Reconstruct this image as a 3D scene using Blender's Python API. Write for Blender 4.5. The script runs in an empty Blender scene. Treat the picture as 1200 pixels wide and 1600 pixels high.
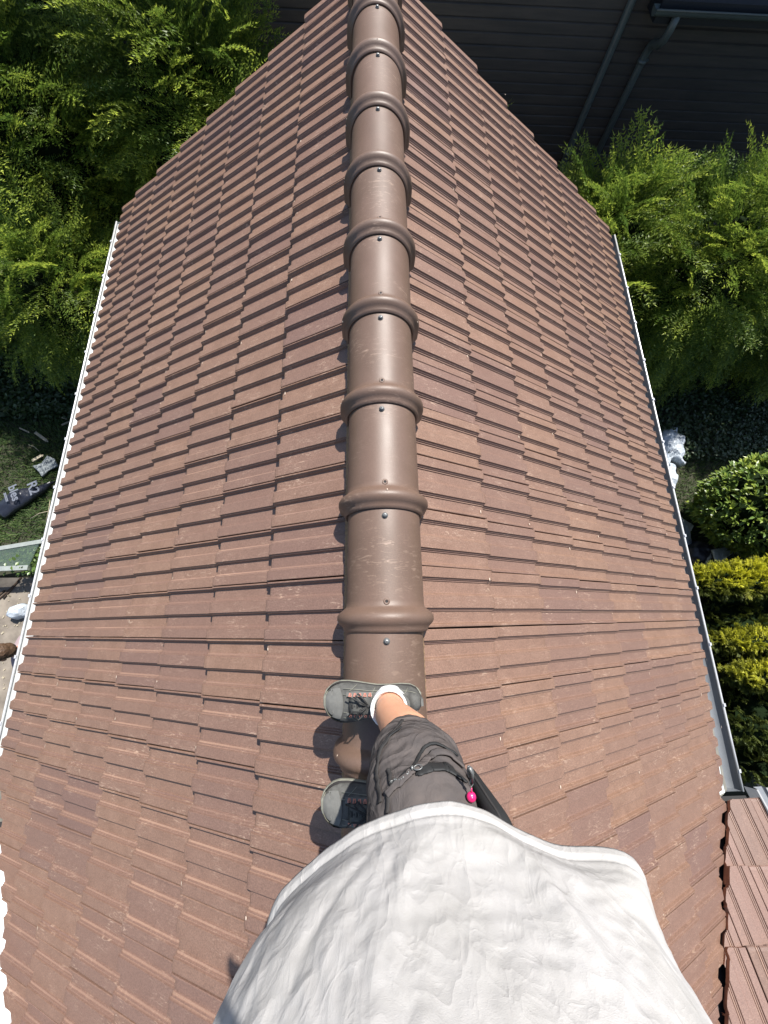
import bpy, bmesh, math, random
import numpy as np
from mathutils import Vector, Matrix, noise
from mathutils.bvhtree import BVHTree
R = math.radians
scene = bpy.context.scene
col = scene.collection

# ------------------------------------------------------------------ camera
CAM = (-0.05785, 0.0, 1.41277)
cd = bpy.data.cameras.new('camera'); cam = bpy.data.objects.new('camera', cd); col.objects.link(cam)
CR = Matrix(((0.99913789, 0.00365182, -0.04135381), (-0.01478238, 0.96212988, -0.27219032), (0.03879375, 0.27256697, 0.96135441)))
cam.matrix_world = Matrix.Translation(CAM) @ CR.to_4x4()
cd.sensor_fit = 'AUTO'; cd.sensor_width = 36; cd.lens = 604 / 1600 * 36
cd.clip_start = 0.02; cd.clip_end = 500
scene.camera = cam
# ------------------------------------------------------------------ light
SUN = Vector((math.cos(R(57)) * math.sin(R(20)), math.cos(R(57)) * math.cos(R(20)), math.sin(R(57))))
w = bpy.data.worlds.new('World'); scene.world = w; w.use_nodes = True
nt = w.node_tree; bg = nt.nodes['Background']; sk = nt.nodes.new('ShaderNodeTexSky')
sk.sky_type = 'NISHITA'; sk.sun_disc = False; sk.sun_elevation = R(57); sk.sun_rotation = R(20)
nt.links.new(sk.outputs[0], bg.inputs[0]); bg.inputs[1].default_value = 0.08
sd = bpy.data.lights.new('sun', 'SUN'); sd.energy = 4.4; sd.angle = R(0.53); sd.color = (1.0, 0.955, 0.89)
so = bpy.data.objects.new('sun', sd); col.objects.link(so)
so.rotation_euler = SUN.to_track_quat('Z', 'Y').to_euler()
scene.view_settings.view_transform = 'Standard'; scene.view_settings.look = 'None'
scene.view_settings.exposure = 1.1; scene.view_settings.gamma = 1

# ------------------------------------------------------------------ helpers
def tag(o, label=None, cat=None, group=None, kind=None):
    if label: o['label'] = label
    if cat: o['category'] = cat
    if group: o['group'] = group
    if kind: o['kind'] = kind
    return o

def empty(name, loc=(0, 0, 0), rz=0.0, **k):
    o = bpy.data.objects.new(name, None); o.location = loc; o.rotation_euler.z = rz
    o.empty_display_size = 0.2; col.objects.link(o); return tag(o, **k)

class MB:
    """collects vertices and faces (numpy or lists) for one mesh object"""
    def __init__(s): s.v = []; s.f = []; s.m = []; s.a = []; s.n = 0; s.sm = []
    def add(s, v, f, m=0, a=0.0, smooth=False):
        v = np.asarray(v, float).reshape(-1, 3)
        s.v.append(v)
        s.a.append(np.broadcast_to(np.asarray(a, float), (len(v),)))
        for q in f: s.f.append([i + s.n for i in q])
        s.m += [m] * len(f); s.sm += [smooth] * len(f); s.n += len(v)
    def box(s, c, h, rz=0, m=0, rot=None, a=0.0):
        c = Vector(c); M = rot or Matrix.Rotation(rz, 3, 'Z')
        v = [c + M @ Vector((x * h[0], y * h[1], z * h[2])) for x in (-1, 1) for y in (-1, 1) for z in (-1, 1)]
        s.add(v, [(0, 1, 3, 2), (4, 6, 7, 5), (0, 4, 5, 1), (2, 3, 7, 6), (0, 2, 6, 4), (1, 5, 7, 3)], m, a)
    def grid(s, P, m=0, a=0.0, closed_u=False, smooth=True, flip=False, caps=False):
        """P array rings x n x 3"""
        P = np.asarray(P, float); r, n = P.shape[:2]; f = []
        for i in range(r - 1):
            for j in range(n if closed_u else n - 1):
                k = (j + 1) % n; q = (i * n + j, i * n + k, (i + 1) * n + k, (i + 1) * n + j)
                f.append(q[::-1] if flip else q)
        if caps:
            f.append(tuple(range(n))[::-1]); f.append(tuple((r - 1) * n + j for j in range(n)))
        s.add(P.reshape(-1, 3), f, m, a, smooth)
    def tube(s, pts, rad, n=10, m=0, caps=True, a=0.0, smooth=True):
        pts = [Vector(p) for p in pts]; N = len(pts)
        rad = [rad] * N if isinstance(rad, (int, float)) else rad
        t0 = (pts[1] - pts[0]).normalized(); u = t0.orthogonal().normalized(); rings = []
        for i in range(N):
            t = (pts[min(i + 1, N - 1)] - pts[max(i - 1, 0)]).normalized()
            u = (u - t * u.dot(t)).normalized(); v = t.cross(u)
            rings.append([pts[i] + (u * math.cos(2 * math.pi * k / n) + v * math.sin(2 * math.pi * k / n)) * rad[i] for k in range(n)])
        s.grid(rings, m, a, True, smooth, False, caps)
    def ball(s, c, r, m=0, n=12, rot=None, a=0.0):
        r = (r, r, r) if isinstance(r, (int, float)) else r
        rings = []
        for i in range(n + 1):
            th = math.pi * (i + .02) / (n + .04); ring = []
            for k in range(n * 2):
                ph = math.pi * k / n
                p = Vector((r[0] * math.sin(th) * math.cos(ph), r[1] * math.sin(th) * math.sin(ph), r[2] * math.cos(th)))
                ring.append(Vector(c) + ((rot @ p) if rot else p))
            rings.append(ring)
        s.grid(rings, m, a, True, True, True, True)
    def build(s, name, mats, parent=None, **k):
        me = bpy.data.meshes.new(name)
        V = np.concatenate(s.v); me.from_pydata(V.tolist(), [], s.f)
        for mt in (mats if isinstance(mats, (list, tuple)) else [mats]): me.materials.append(mt)
        me.polygons.foreach_set('material_index', s.m); me.polygons.foreach_set('use_smooth', s.sm)
        at = me.attributes.new('tint', 'FLOAT', 'POINT'); at.data.foreach_set('value', np.concatenate(s.a).astype(np.float32))
        me.update(); o = bpy.data.objects.new(name, me); col.objects.link(o)
        if parent: o.parent = parent
        return tag(o, **k)

def fast_mesh(name, V, F, mats, tint=None, mi=None, smooth=False, parent=None, **k):
    """V (n,3) F (m,3|4) numpy"""
    me = bpy.data.meshes.new(name); n, m = len(V), len(F); q = F.shape[1]
    me.vertices.add(n); me.vertices.foreach_set('co', V.astype(np.float32).ravel())
    me.loops.add(m * q); me.loops.foreach_set('vertex_index', F.astype(np.int32).ravel())
    me.polygons.add(m); me.polygons.foreach_set('loop_start', np.arange(0, m * q, q, dtype=np.int32))
    for mt in mats: me.materials.append(mt)
    if mi is not None: me.polygons.foreach_set('material_index', mi.astype(np.int32))
    me.polygons.foreach_set('use_smooth', np.full(m, smooth))
    if tint is not None:
        at = me.attributes.new('tint', 'FLOAT', 'POINT'); at.data.foreach_set('value', tint.astype(np.float32))
    me.update(calc_edges=True)
    o = bpy.data.objects.new(name, me); col.objects.link(o)
    if parent: o.parent = parent
    return tag(o, **k)

def mat(name, base, rough=0.7, c2=None, scale=20, amt=0.5, bump=0.0, bscale=None, metal=0.0, tint=None, sub=0.0, trans=0.0, detail=6, spec=0.5, stretch=None, dist=0.002, extra=None):
    """procedural Principled: base mixed with c2 by noise; 'tint' = colour mixed in by vertex attribute"""
    m = bpy.data.materials.new(name); m.use_nodes = True; N = m.node_tree.nodes; L = m.node_tree.links
    b = N['Principled BSDF']; b.inputs['Roughness'].default_value = rough; b.inputs['Metallic'].default_value = metal
    b.inputs['Specular IOR Level'].default_value = spec
    tc = N.new('ShaderNodeTexCoord'); src = tc.outputs['Object']
    if stretch:
        mp = N.new('ShaderNodeMapping'); mp.inputs['Scale'].default_value = stretch; L.new(src, mp.inputs[0]); src = mp.outputs[0]
    nz = N.new('ShaderNodeTexNoise'); nz.inputs['Scale'].default_value = scale; nz.inputs['Detail'].default_value = detail; nz.inputs['Roughness'].default_value = .62
    L.new(src, nz.inputs['Vector'])
    rp = N.new('ShaderNodeMapRange'); rp.inputs[1].default_value = .35; rp.inputs[2].default_value = .68; rp.inputs[4].default_value = amt
    L.new(nz.outputs[0], rp.inputs[0])
    mx = N.new('ShaderNodeMix'); mx.data_type = 'RGBA'
    mx.inputs[6].default_value = (*base, 1); mx.inputs[7].default_value = (*(c2 or tuple(x * .6 for x in base)), 1)
    L.new(rp.outputs[0], mx.inputs[0]); out = mx.outputs[2]
    if tint:
        at = N.new('ShaderNodeAttribute'); at.attribute_name = 'tint'
        m2 = N.new('ShaderNodeMix'); m2.data_type = 'RGBA'; L.new(at.outputs['Fac'], m2.inputs[0]); L.new(out, m2.inputs[6]); m2.inputs[7].default_value = (*tint, 1); out = m2.outputs[2]
    if extra: out = extra(N, L, tc, out, b)
    L.new(out, b.inputs['Base Color'])
    if sub: b.inputs['Subsurface Weight'].default_value = sub; b.inputs['Subsurface Radius'].default_value = (.02, .008, .004)
    if bump:
        n2 = N.new('ShaderNodeTexNoise'); n2.inputs['Scale'].default_value = bscale or scale * 4; n2.inputs['Detail'].default_value = 5; L.new(src, n2.inputs['Vector'])
        bp = N.new('ShaderNodeBump'); bp.inputs['Strength'].default_value = bump; bp.inputs['Distance'].default_value = dist
        L.new(n2.outputs[0], bp.inputs['Height']); L.new(bp.outputs[0], b.inputs['Normal'])
    if trans:
        tr = N.new('ShaderNodeBsdfTranslucent'); L.new(out, tr.inputs[0]); ms = N.new('ShaderNodeMixShader'); ms.inputs[0].default_value = trans
        L.new(b.outputs[0], ms.inputs[1]); L.new(tr.outputs[0], ms.inputs[2]); L.new(ms.outputs[0], N['Material Output'].inputs[0])
    return m

def tile_extra(scratch=0.55, sc=1.0, rgh=(.36, .56), grain=.24):
    def f(N, L, tc, out, b):
        fg = N.new('ShaderNodeTexNoise'); fg.inputs['Scale'].default_value = 210; fg.inputs['Detail'].default_value = 3; L.new(tc.outputs['Object'], fg.inputs[0])
        fr = N.new('ShaderNodeMapRange'); fr.inputs[1].default_value = .3; fr.inputs[2].default_value = .7; fr.inputs[3].default_value = 1 - grain; fr.inputs[4].default_value = 1 + grain; L.new(fg.outputs[0], fr.inputs[0])
        fm = N.new('ShaderNodeVectorMath'); fm.operation = 'SCALE'; L.new(out, fm.inputs[0]); L.new(fr.outputs[0], fm.inputs['Scale']); out = fm.outputs[0]
        # pale scuffs: stretched fine noise masked by a broad noise
        mp = N.new('ShaderNodeMapping'); mp.inputs['Scale'].default_value = (26, 110, 26); mp.inputs['Rotation'].default_value = (0, 0, .5); L.new(tc.outputs['Object'], mp.inputs[0])
        a = N.new('ShaderNodeTexNoise'); a.inputs['Scale'].default_value = 1.0 * sc; a.inputs['Detail'].default_value = 4; a.inputs['Distortion'].default_value = 1.6; L.new(mp.outputs[0], a.inputs[0])
        c = N.new('ShaderNodeTexNoise'); c.inputs['Scale'].default_value = 6; c.inputs['Detail'].default_value = 3; L.new(tc.outputs['Object'], c.inputs[0])
        r1 = N.new('ShaderNodeMapRange'); r1.inputs[1].default_value = .56; r1.inputs[2].default_value = .72; L.new(a.outputs[0], r1.inputs[0])
        r2 = N.new('ShaderNodeMapRange'); r2.inputs[1].default_value = .45; r2.inputs[2].default_value = .68; r2.inputs[4].default_value = scratch; L.new(c.outputs[0], r2.inputs[0])
        mu = N.new('ShaderNodeMath'); mu.operation = 'MULTIPLY'; L.new(r1.outputs[0], mu.inputs[0]); L.new(r2.outputs[0], mu.inputs[1])
        mx = N.new('ShaderNodeMix'); mx.data_type = 'RGBA'; L.new(mu.outputs[0], mx.inputs[0]); L.new(out, mx.inputs[6]); mx.inputs[7].default_value = (.40, .29, .22, 1)
        ra = N.new('ShaderNodeMapRange'); ra.inputs[3].default_value = rgh[0]; ra.inputs[4].default_value = rgh[1]; L.new(c.outputs[0], ra.inputs[0]); L.new(ra.outputs[0], b.inputs['Roughness'])
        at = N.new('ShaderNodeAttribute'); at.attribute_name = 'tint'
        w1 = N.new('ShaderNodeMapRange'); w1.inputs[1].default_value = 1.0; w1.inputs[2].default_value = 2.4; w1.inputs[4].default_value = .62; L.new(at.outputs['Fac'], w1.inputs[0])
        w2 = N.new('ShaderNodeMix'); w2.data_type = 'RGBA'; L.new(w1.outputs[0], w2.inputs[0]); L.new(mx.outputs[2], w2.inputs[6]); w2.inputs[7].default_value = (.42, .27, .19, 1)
        return w2.outputs[2]
    return f

def creases(m, layers):
    N = m.node_tree.nodes; L = m.node_tree.links; b = N['Principled BSDF']; tc = N.new('ShaderNodeTexCoord')
    prev = b.inputs['Normal'].links[0].from_socket if b.inputs['Normal'].links else None
    for sc, st, rot, strength, dist, power in layers:
        mp = N.new('ShaderNodeMapping'); mp.inputs['Scale'].default_value = st; mp.inputs['Rotation'].default_value = rot; L.new(tc.outputs['Object'], mp.inputs[0])
        n = N.new('ShaderNodeTexNoise'); n.inputs['Scale'].default_value = sc; n.inputs['Detail'].default_value = 2.5; n.inputs['Distortion'].default_value = .9; L.new(mp.outputs[0], n.inputs[0])
        a = N.new('ShaderNodeMath'); a.operation = 'SUBTRACT'; a.inputs[1].default_value = .5; L.new(n.outputs[0], a.inputs[0])
        c = N.new('ShaderNodeMath'); c.operation = 'ABSOLUTE'; L.new(a.outputs[0], c.inputs[0])
        d = N.new('ShaderNodeMath'); d.operation = 'POWER'; d.inputs[1].default_value = power; L.new(c.outputs[0], d.inputs[0])
        bp = N.new('ShaderNodeBump'); bp.invert = True; bp.inputs['Strength'].default_value = strength; bp.inputs['Distance'].default_value = dist; L.new(d.outputs[0], bp.inputs['Height'])
        if prev: L.new(prev, bp.inputs['Normal'])
        prev = bp.outputs[0]
    L.new(prev, b.inputs['Normal'])

M = {}
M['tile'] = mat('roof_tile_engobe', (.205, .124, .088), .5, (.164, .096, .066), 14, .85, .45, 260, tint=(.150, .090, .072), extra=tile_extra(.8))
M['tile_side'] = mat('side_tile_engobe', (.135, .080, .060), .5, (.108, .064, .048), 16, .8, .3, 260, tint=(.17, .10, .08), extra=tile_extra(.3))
M['chip'] = mat('pale_chip', (.62, .50, .40), .8)
M['clay'] = mat('raw_clay_edge', (.36, .17, .10), .85, (.22, .10, .06), 40, .8, .3)
M['cap'] = mat('ridge_cap_engobe', (.130, .083, .062), .4, (.108, .069, .050), 5, .95, .25, 380, extra=tile_extra(.42, .8, (.38, .60), .08))
M['steel'] = mat('screw_steel', (.22, .23, .23), .45, metal=.6)
M['rubber'] = mat('washer_rubber', (.10, .10, .10), .7)
M['black'] = mat('black_roll', (.012, .012, .013), .8)
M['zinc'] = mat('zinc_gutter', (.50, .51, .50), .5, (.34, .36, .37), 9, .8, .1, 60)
M['zincR'] = mat('zinc_dark_shaded', (.115, .13, .15), .5, (.17, .18, .19), 7, .8, .1, 60)  # dark grey zinc; also paints in the shade inside the right gutter
M['apron'] = mat('weathered_apron', (.15, .145, .125), .7, (.24, .23, .20), 9, .8, .2, 60)
M['rim'] = mat('zinc_rim', (.62, .63, .64), .32, metal=.35)
M['membrane'] = mat('white_membrane', (.62, .68, .70), .6, (.45, .52, .56), 30, .6)
M['wood'] = mat('batten_wood', (.25, .16, .09), .8)
M['render'] = mat('wall_render', (.55, .53, .48), .9, (.48, .45, .40), 3, .5, .3, 80)
M['dirt'] = mat('soil', (.030, .030, .016), .95, (.028, .030, .016), 2.5, .9, .5, 30)
M['grass'] = mat('grass_blades', (.045, .095, .020), .7, (.026, .055, .014), 1.5, .8, tint=(.11, .16, .04), trans=.3)
M['concrete'] = mat('patio_concrete', (.22, .19, .155), .9, (.10, .085, .07), 4, .95, .4, 60)
M['board'] = mat('dark_boards', (.046, .040, .035), .6, (.072, .060, .050), 3, .9, .4, 60, stretch=(.5, 5, 5))
M['boardroof'] = mat('dark_roofing', (.010, .011, .014), .6, (.014, .015, .02), 4, .6)
M['pipe'] = mat('grey_green_pipe', (.085, .105, .10), .42, (.065, .08, .078), 8, .6, spec=.6)
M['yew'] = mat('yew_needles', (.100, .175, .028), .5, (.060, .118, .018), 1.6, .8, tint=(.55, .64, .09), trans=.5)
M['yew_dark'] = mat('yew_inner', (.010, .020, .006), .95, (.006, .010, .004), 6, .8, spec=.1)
M['bark'] = mat('bark', (.07, .045, .03), .9, (.04, .026, .018), 12, .8, .6, 50)
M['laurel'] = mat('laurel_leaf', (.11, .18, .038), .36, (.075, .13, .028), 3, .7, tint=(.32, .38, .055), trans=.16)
M['ivy'] = mat('ivy_leaf', (.030, .058, .014), .5, (.018, .034, .010), 2, .8)
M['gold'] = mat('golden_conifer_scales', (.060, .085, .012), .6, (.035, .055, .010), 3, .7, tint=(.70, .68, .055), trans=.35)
M['shirt'] = mat('white_cotton', (.43, .42, .415), .9, (.34, .33, .315), 8, .8, .35, 900, spec=.2, dist=.0012)
M['pants'] = mat('grey_work_fabric', (.066, .060, .060), .9, (.105, .088, .082), 14, .8, .5, 600, spec=.2, dist=.001)
creases(M['shirt'], [(5, (1.5, 1, .9), (.3, .6, .5), .6, .015, .9), (9, (1.8, 1, .6), (0, .5, -.4), .55, .008, .8), (26, (1.6, 1, 1.0), (.2, .9, 0), .6, .0028, .8)])
creases(M['pants'], [(9, (1, 1, 2), (.2, .5, .3), .8, .016, .7), (24, (1.5, 1, 1), (0, .4, .9), .7, .004, .8)])
M['pants_d'] = mat('dark_fabric_trim', (.040, .038, .038), .85, bump=.4, bscale=600, spec=.2)
M['blackfab'] = mat('black_strap_fabric', (.014, .015, .016), .7, bump=.3, bscale=500)
M['skin'] = mat('skin', (.60, .32, .20), .55, (.50, .24, .15), 25, .5, .2, 300, sub=.12)
M['skin2'] = mat('skin_tanned', (.50, .27, .18), .55, (.42, .20, .13), 25, .5, .2, 300, sub=.1)
M['mauve'] = mat('faded_mauve_cotton', (.32, .25, .26), .9, (.25, .19, .20), 14, .6)
M['hair'] = mat('brown_hair', (.06, .036, .022), .6, (.10, .055, .028), 60, .9, .8, 160, dist=.004)
M['sock'] = mat('white_sock', (.80, .80, .80), .9, (.7, .7, .7), 60, .5, .6, 500)
M['shoe'] = mat('shoe_mesh', (.088, .088, .082), .85, (.042, .042, .040), 60, .9, .7, 900, dist=.001)
M['shoe2'] = mat('shoe_suede', (.098, .098, .092), .9, (.15, .15, .14), 30, .8, .4, 400)
M['sole'] = mat('shoe_sole', (.22, .22, .18), .7, (.12, .12, .10), 40, .7)
M['lace'] = mat('dark_lace', (.018, .018, .018), .7)
M['coral'] = mat('coral_eyelet', (.60, .24, .18), .7)
M['pink'] = mat('pink_bead', (.62, .02, .14), .3)
M['bagw'] = mat('white_plastic', (.58, .64, .70), .32, (.36, .42, .50), 9, .8, .9, 14, trans=.2, dist=.04)
M['bagb'] = mat('black_plastic', (.012, .014, .022), .3, (.020, .022, .032), 14, .7, .6, 14, dist=.015)
M['ink'] = mat('white_print', (.13, .145, .18), .6)
M['cloth'] = mat('grey_sheet', (.20, .225, .235), .8, (.14, .16, .17), 14, .7)
M['scrap'] = mat('pale_scrap_wood', (.30, .27, .20), .8, (.34, .28, .2), 30, .6)
M['frame'] = mat('grey_metal_rail', (.30, .33, .31), .45, metal=.2)
M['paint'] = mat('white_paint', (.75, .75, .73), .5)
gl = bpy.data.materials.new('clear_glass'); gl.use_nodes = True; g = gl.node_tree.nodes['Principled BSDF']
g.inputs['Base Color'].default_value = (.10, .14, .12, 1); g.inputs['Roughness'].default_value = .05; g.inputs['Alpha'].default_value = .35; M['glass'] = gl

# ------------------------------------------------------------------ ground
GZ = -4.6
rng = np.random.default_rng(7); random.seed(7)
b = MB(); b.add([(-150, -150, GZ), (150, -150, GZ), (150, 150, GZ), (-150, 150, GZ)], [(0, 1, 2, 3)])
b.build('ground', M['dirt'], label='dark garden soil around the house', kind='structure')
b = MB(); b.box((-5.6, -.35, GZ + .03), (2.2, 1.05, .03)); b.build('patio', M['concrete'], label='stained concrete patio strip beside the house', kind='structure')
b = MB(); b.box((6.2, -3.6, GZ + .02), (2.6, 1.2, .02)); b.build('path', M['concrete'], kind='structure')

def grass(name, x0, x1, y0, y1, n, tall, label, bright=0.0):
    P = np.stack([rng.uniform(x0, x1, n), rng.uniform(y0, y1, n), np.full(n, GZ)], 1)
    # clumpy density
    keep = np.array([noise.noise(Vector((p[0] * 1.3, p[1] * 1.3, 0))) + rng.uniform(-.1, .8) > -.05 for p in P]); P = P[keep]; n = len(P)
    an = rng.uniform(0, 2 * np.pi, n); h = tall * rng.uniform(.4, 1.2, n); lean = rng.uniform(.2, 1.3, n)
    d = np.stack([np.cos(an), np.sin(an), 0 * an], 1); s = np.stack([-np.sin(an), np.cos(an), 0 * an], 1) * (.004 + .006 * rng.random(n))[:, None]
    tip = P + d * (h * lean)[:, None] + np.array([0, 0, 1]) * h[:, None]
    V = np.stack([P - s, P + s, tip], 1).reshape(-1, 3); F = np.arange(3 * n).reshape(n, 3)
    t = np.repeat(np.clip(rng.random(n) ** 2.2 * .9 + bright, 0, 1), 3)
    fast_mesh(name, V, F, [M['grass']], t, label=label, cat='grass', kind='stuff')
grass('grass', -7.4, -2.6, .95, 4.6, 60000, .07, 'short dark green lawn left of the house strewn with scraps')
grass('grass', -7.0, -2.6, -3.4, -1.5, 30000, .06, 'bright green lawn patch beyond the patio', .25)
grass('grass', 2.6, 7.5, -1.8, 4.5, 60000, .05, 'shaded lawn right of the house under the hedges')

# ------------------------------------------------------------------ roof tiles
tL, tR = .6597, .6768
CW, CX, A0 = .2388, .3116, .4723      # tile width, course step (plan), first course edge (plan)
YG, YB = 4.155, -4.5                  # far and near gable
YR = -2.70                            # ridge of the side roofs
hh = .020
P0 = [(0, -.012), (.0015, hh - .002), (.0035, hh), (.0080, hh), (.0100, hh - .006), (.0130, hh - .007), (.0180, .001), (.0215, 0), (.030, 0)]
P1 = [(.060, 0), (.0625, .005), (.066, .0055), (.069, .0115), (.0725, .012), (.0755, hh), (.0775, hh), (.095, hh)]
half = CW / 2
prof = P0 + P1 + [(.117, hh), (half + .0035, hh), (half + .0065, hh - .006), (half + .0095, hh - .007), (half + .0150, .001), (half + .019, 0), (half + .030, 0)] + \
       [(half + x, z) for x, z in P1] + [(CW - .006, hh), (CW - .0035, hh - .001), (CW - .0025, -.012)]
prof = np.array(prof)
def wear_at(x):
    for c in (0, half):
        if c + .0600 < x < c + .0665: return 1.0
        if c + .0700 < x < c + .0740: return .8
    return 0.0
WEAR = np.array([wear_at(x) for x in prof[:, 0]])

def roof_tiles(name, mats, parent, O, S, V, Nn, ncourse, send, vrange, clip=None, vmax=None, seed=1, jit=.004, chips=True, label=None, elim=None):
    """O origin; S down-slope, V along the course, Nn normal; send(i) = slope distance of a course's lower edge"""
    r = random.Random(seed); mb = MB(); cb = MB()
    O, S, V, Nn = (np.array(x, float) for x in (O, S, V, Nn)); n = len(prof)
    for i in range(ncourse):
        s1 = send(i); 
        for k in vrange:
            v0 = k * CW + r.uniform(-.0012, .0012); t = min(1, max(0, r.gauss(.35, .28))); wr = r.uniform(.2, 1.5)
            yaw = r.uniform(-.004, .004); lift = r.uniform(0, .0035); ds = r.uniform(-.003, .003); sk = r.uniform(-.0025, .0025)
            cut = [None] * n; j0 = 0.0
            vv = v0 + prof[:, 0]
            if vmax is not None:
                if v0 > vmax[1] or v0 + CW < vmax[0]: continue
                vv = np.clip(vv, vmax[0], vmax[1])
            se = np.full(n, s1 + ds)
            iscut = False
            if elim and i == ncourse - 1: se = np.minimum(se, [elim(x) for x in vv]) + ds
            if clip:
                jj = r.uniform(-1, 1) * jit * 4
                for q in range(n):
                    c = clip(vv[q]); 
                    if c < se[q]:
                        jj += r.uniform(-1, 1) * jit; jj *= .9
                        se[q] = c + jj; iscut = True
            ss = np.full(n, s1 - .375 - .05)
            ok = se > ss + .012
            if not ok.any(): continue
            se = np.maximum(se, ss + .001)
            e = [None, .10, .020, .006, 0.0]; hgt = []
            rings = []
            for ri, x in enumerate(e):
                s = ss if x is None else np.maximum(se - x, ss)
                frac = (s - ss) / .425
                z = prof[:, 1] * (1.0) + .034 * frac + lift * frac + sk * (prof[:, 0] - half) / half * frac - .012
                if x == .006 and not iscut: z = z - .0012
                if x == 0.0 and not iscut: z = z - .0045
                v = vv + yaw * (s - ss)
                rings.append(O + s[:, None] * S + v[:, None] * V + z[:, None] * Nn)
            bot = rings[-1] - .030 * Nn - (0 if iscut else .003) * S
            a = [list(range(0))]
            P = np.stack(rings); base = mb.n
            f = []
            for ri in range(4):
                for q in range(n - 1):
                    if ok[q] and ok[q + 1]: f.append((ri * n + q, ri * n + q + 1, (ri + 1) * n + q + 1, (ri + 1) * n + q))
            # orientation so normals face Nn
            if np.dot(np.cross(V, S), Nn) < 0: f = [x[::-1] for x in f]
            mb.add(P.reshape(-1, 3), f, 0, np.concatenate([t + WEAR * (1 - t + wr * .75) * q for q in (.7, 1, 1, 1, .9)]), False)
            f2 = [(q, q + 1, n + q + 1, n + q) for q in range(n - 1) if ok[q] and ok[q + 1]]
            if np.dot(np.cross(V, S), Nn) < 0: f2 = [x[::-1] for x in f2]
            mb.add(np.concatenate([rings[-1], bot]), f2, 2 if iscut else 0, t, False)
            if chips and not iscut and r.random() < .42:
                vq = v0 + r.choice([.032, .05, .155, .17, .2]) + r.uniform(-.005, .005); sq = s1 - r.uniform(.010, .03)
                zq = np.interp(vq - v0, prof[:, 0], prof[:, 1]) + .034 - .012 + lift
                cpt = O + sq * S + vq * V + (zq + .0006) * Nn; ax = (.0022 * r.uniform(.6, 1.5), .0075 * r.uniform(.4, 1.4))
                rg = [cpt + ax[0] * math.cos(x) * S + ax[1] * math.sin(x) * V + .0012 * Nn for x in np.linspace(0, 2 * math.pi, 8)[:-1]]
                mb.add([cpt + .002 * Nn] + rg, [(0, j + 1, (j + 1) % 7 + 1) for j in range(7)], 1)
    return mb.build(name, mats, parent, label=label)

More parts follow.
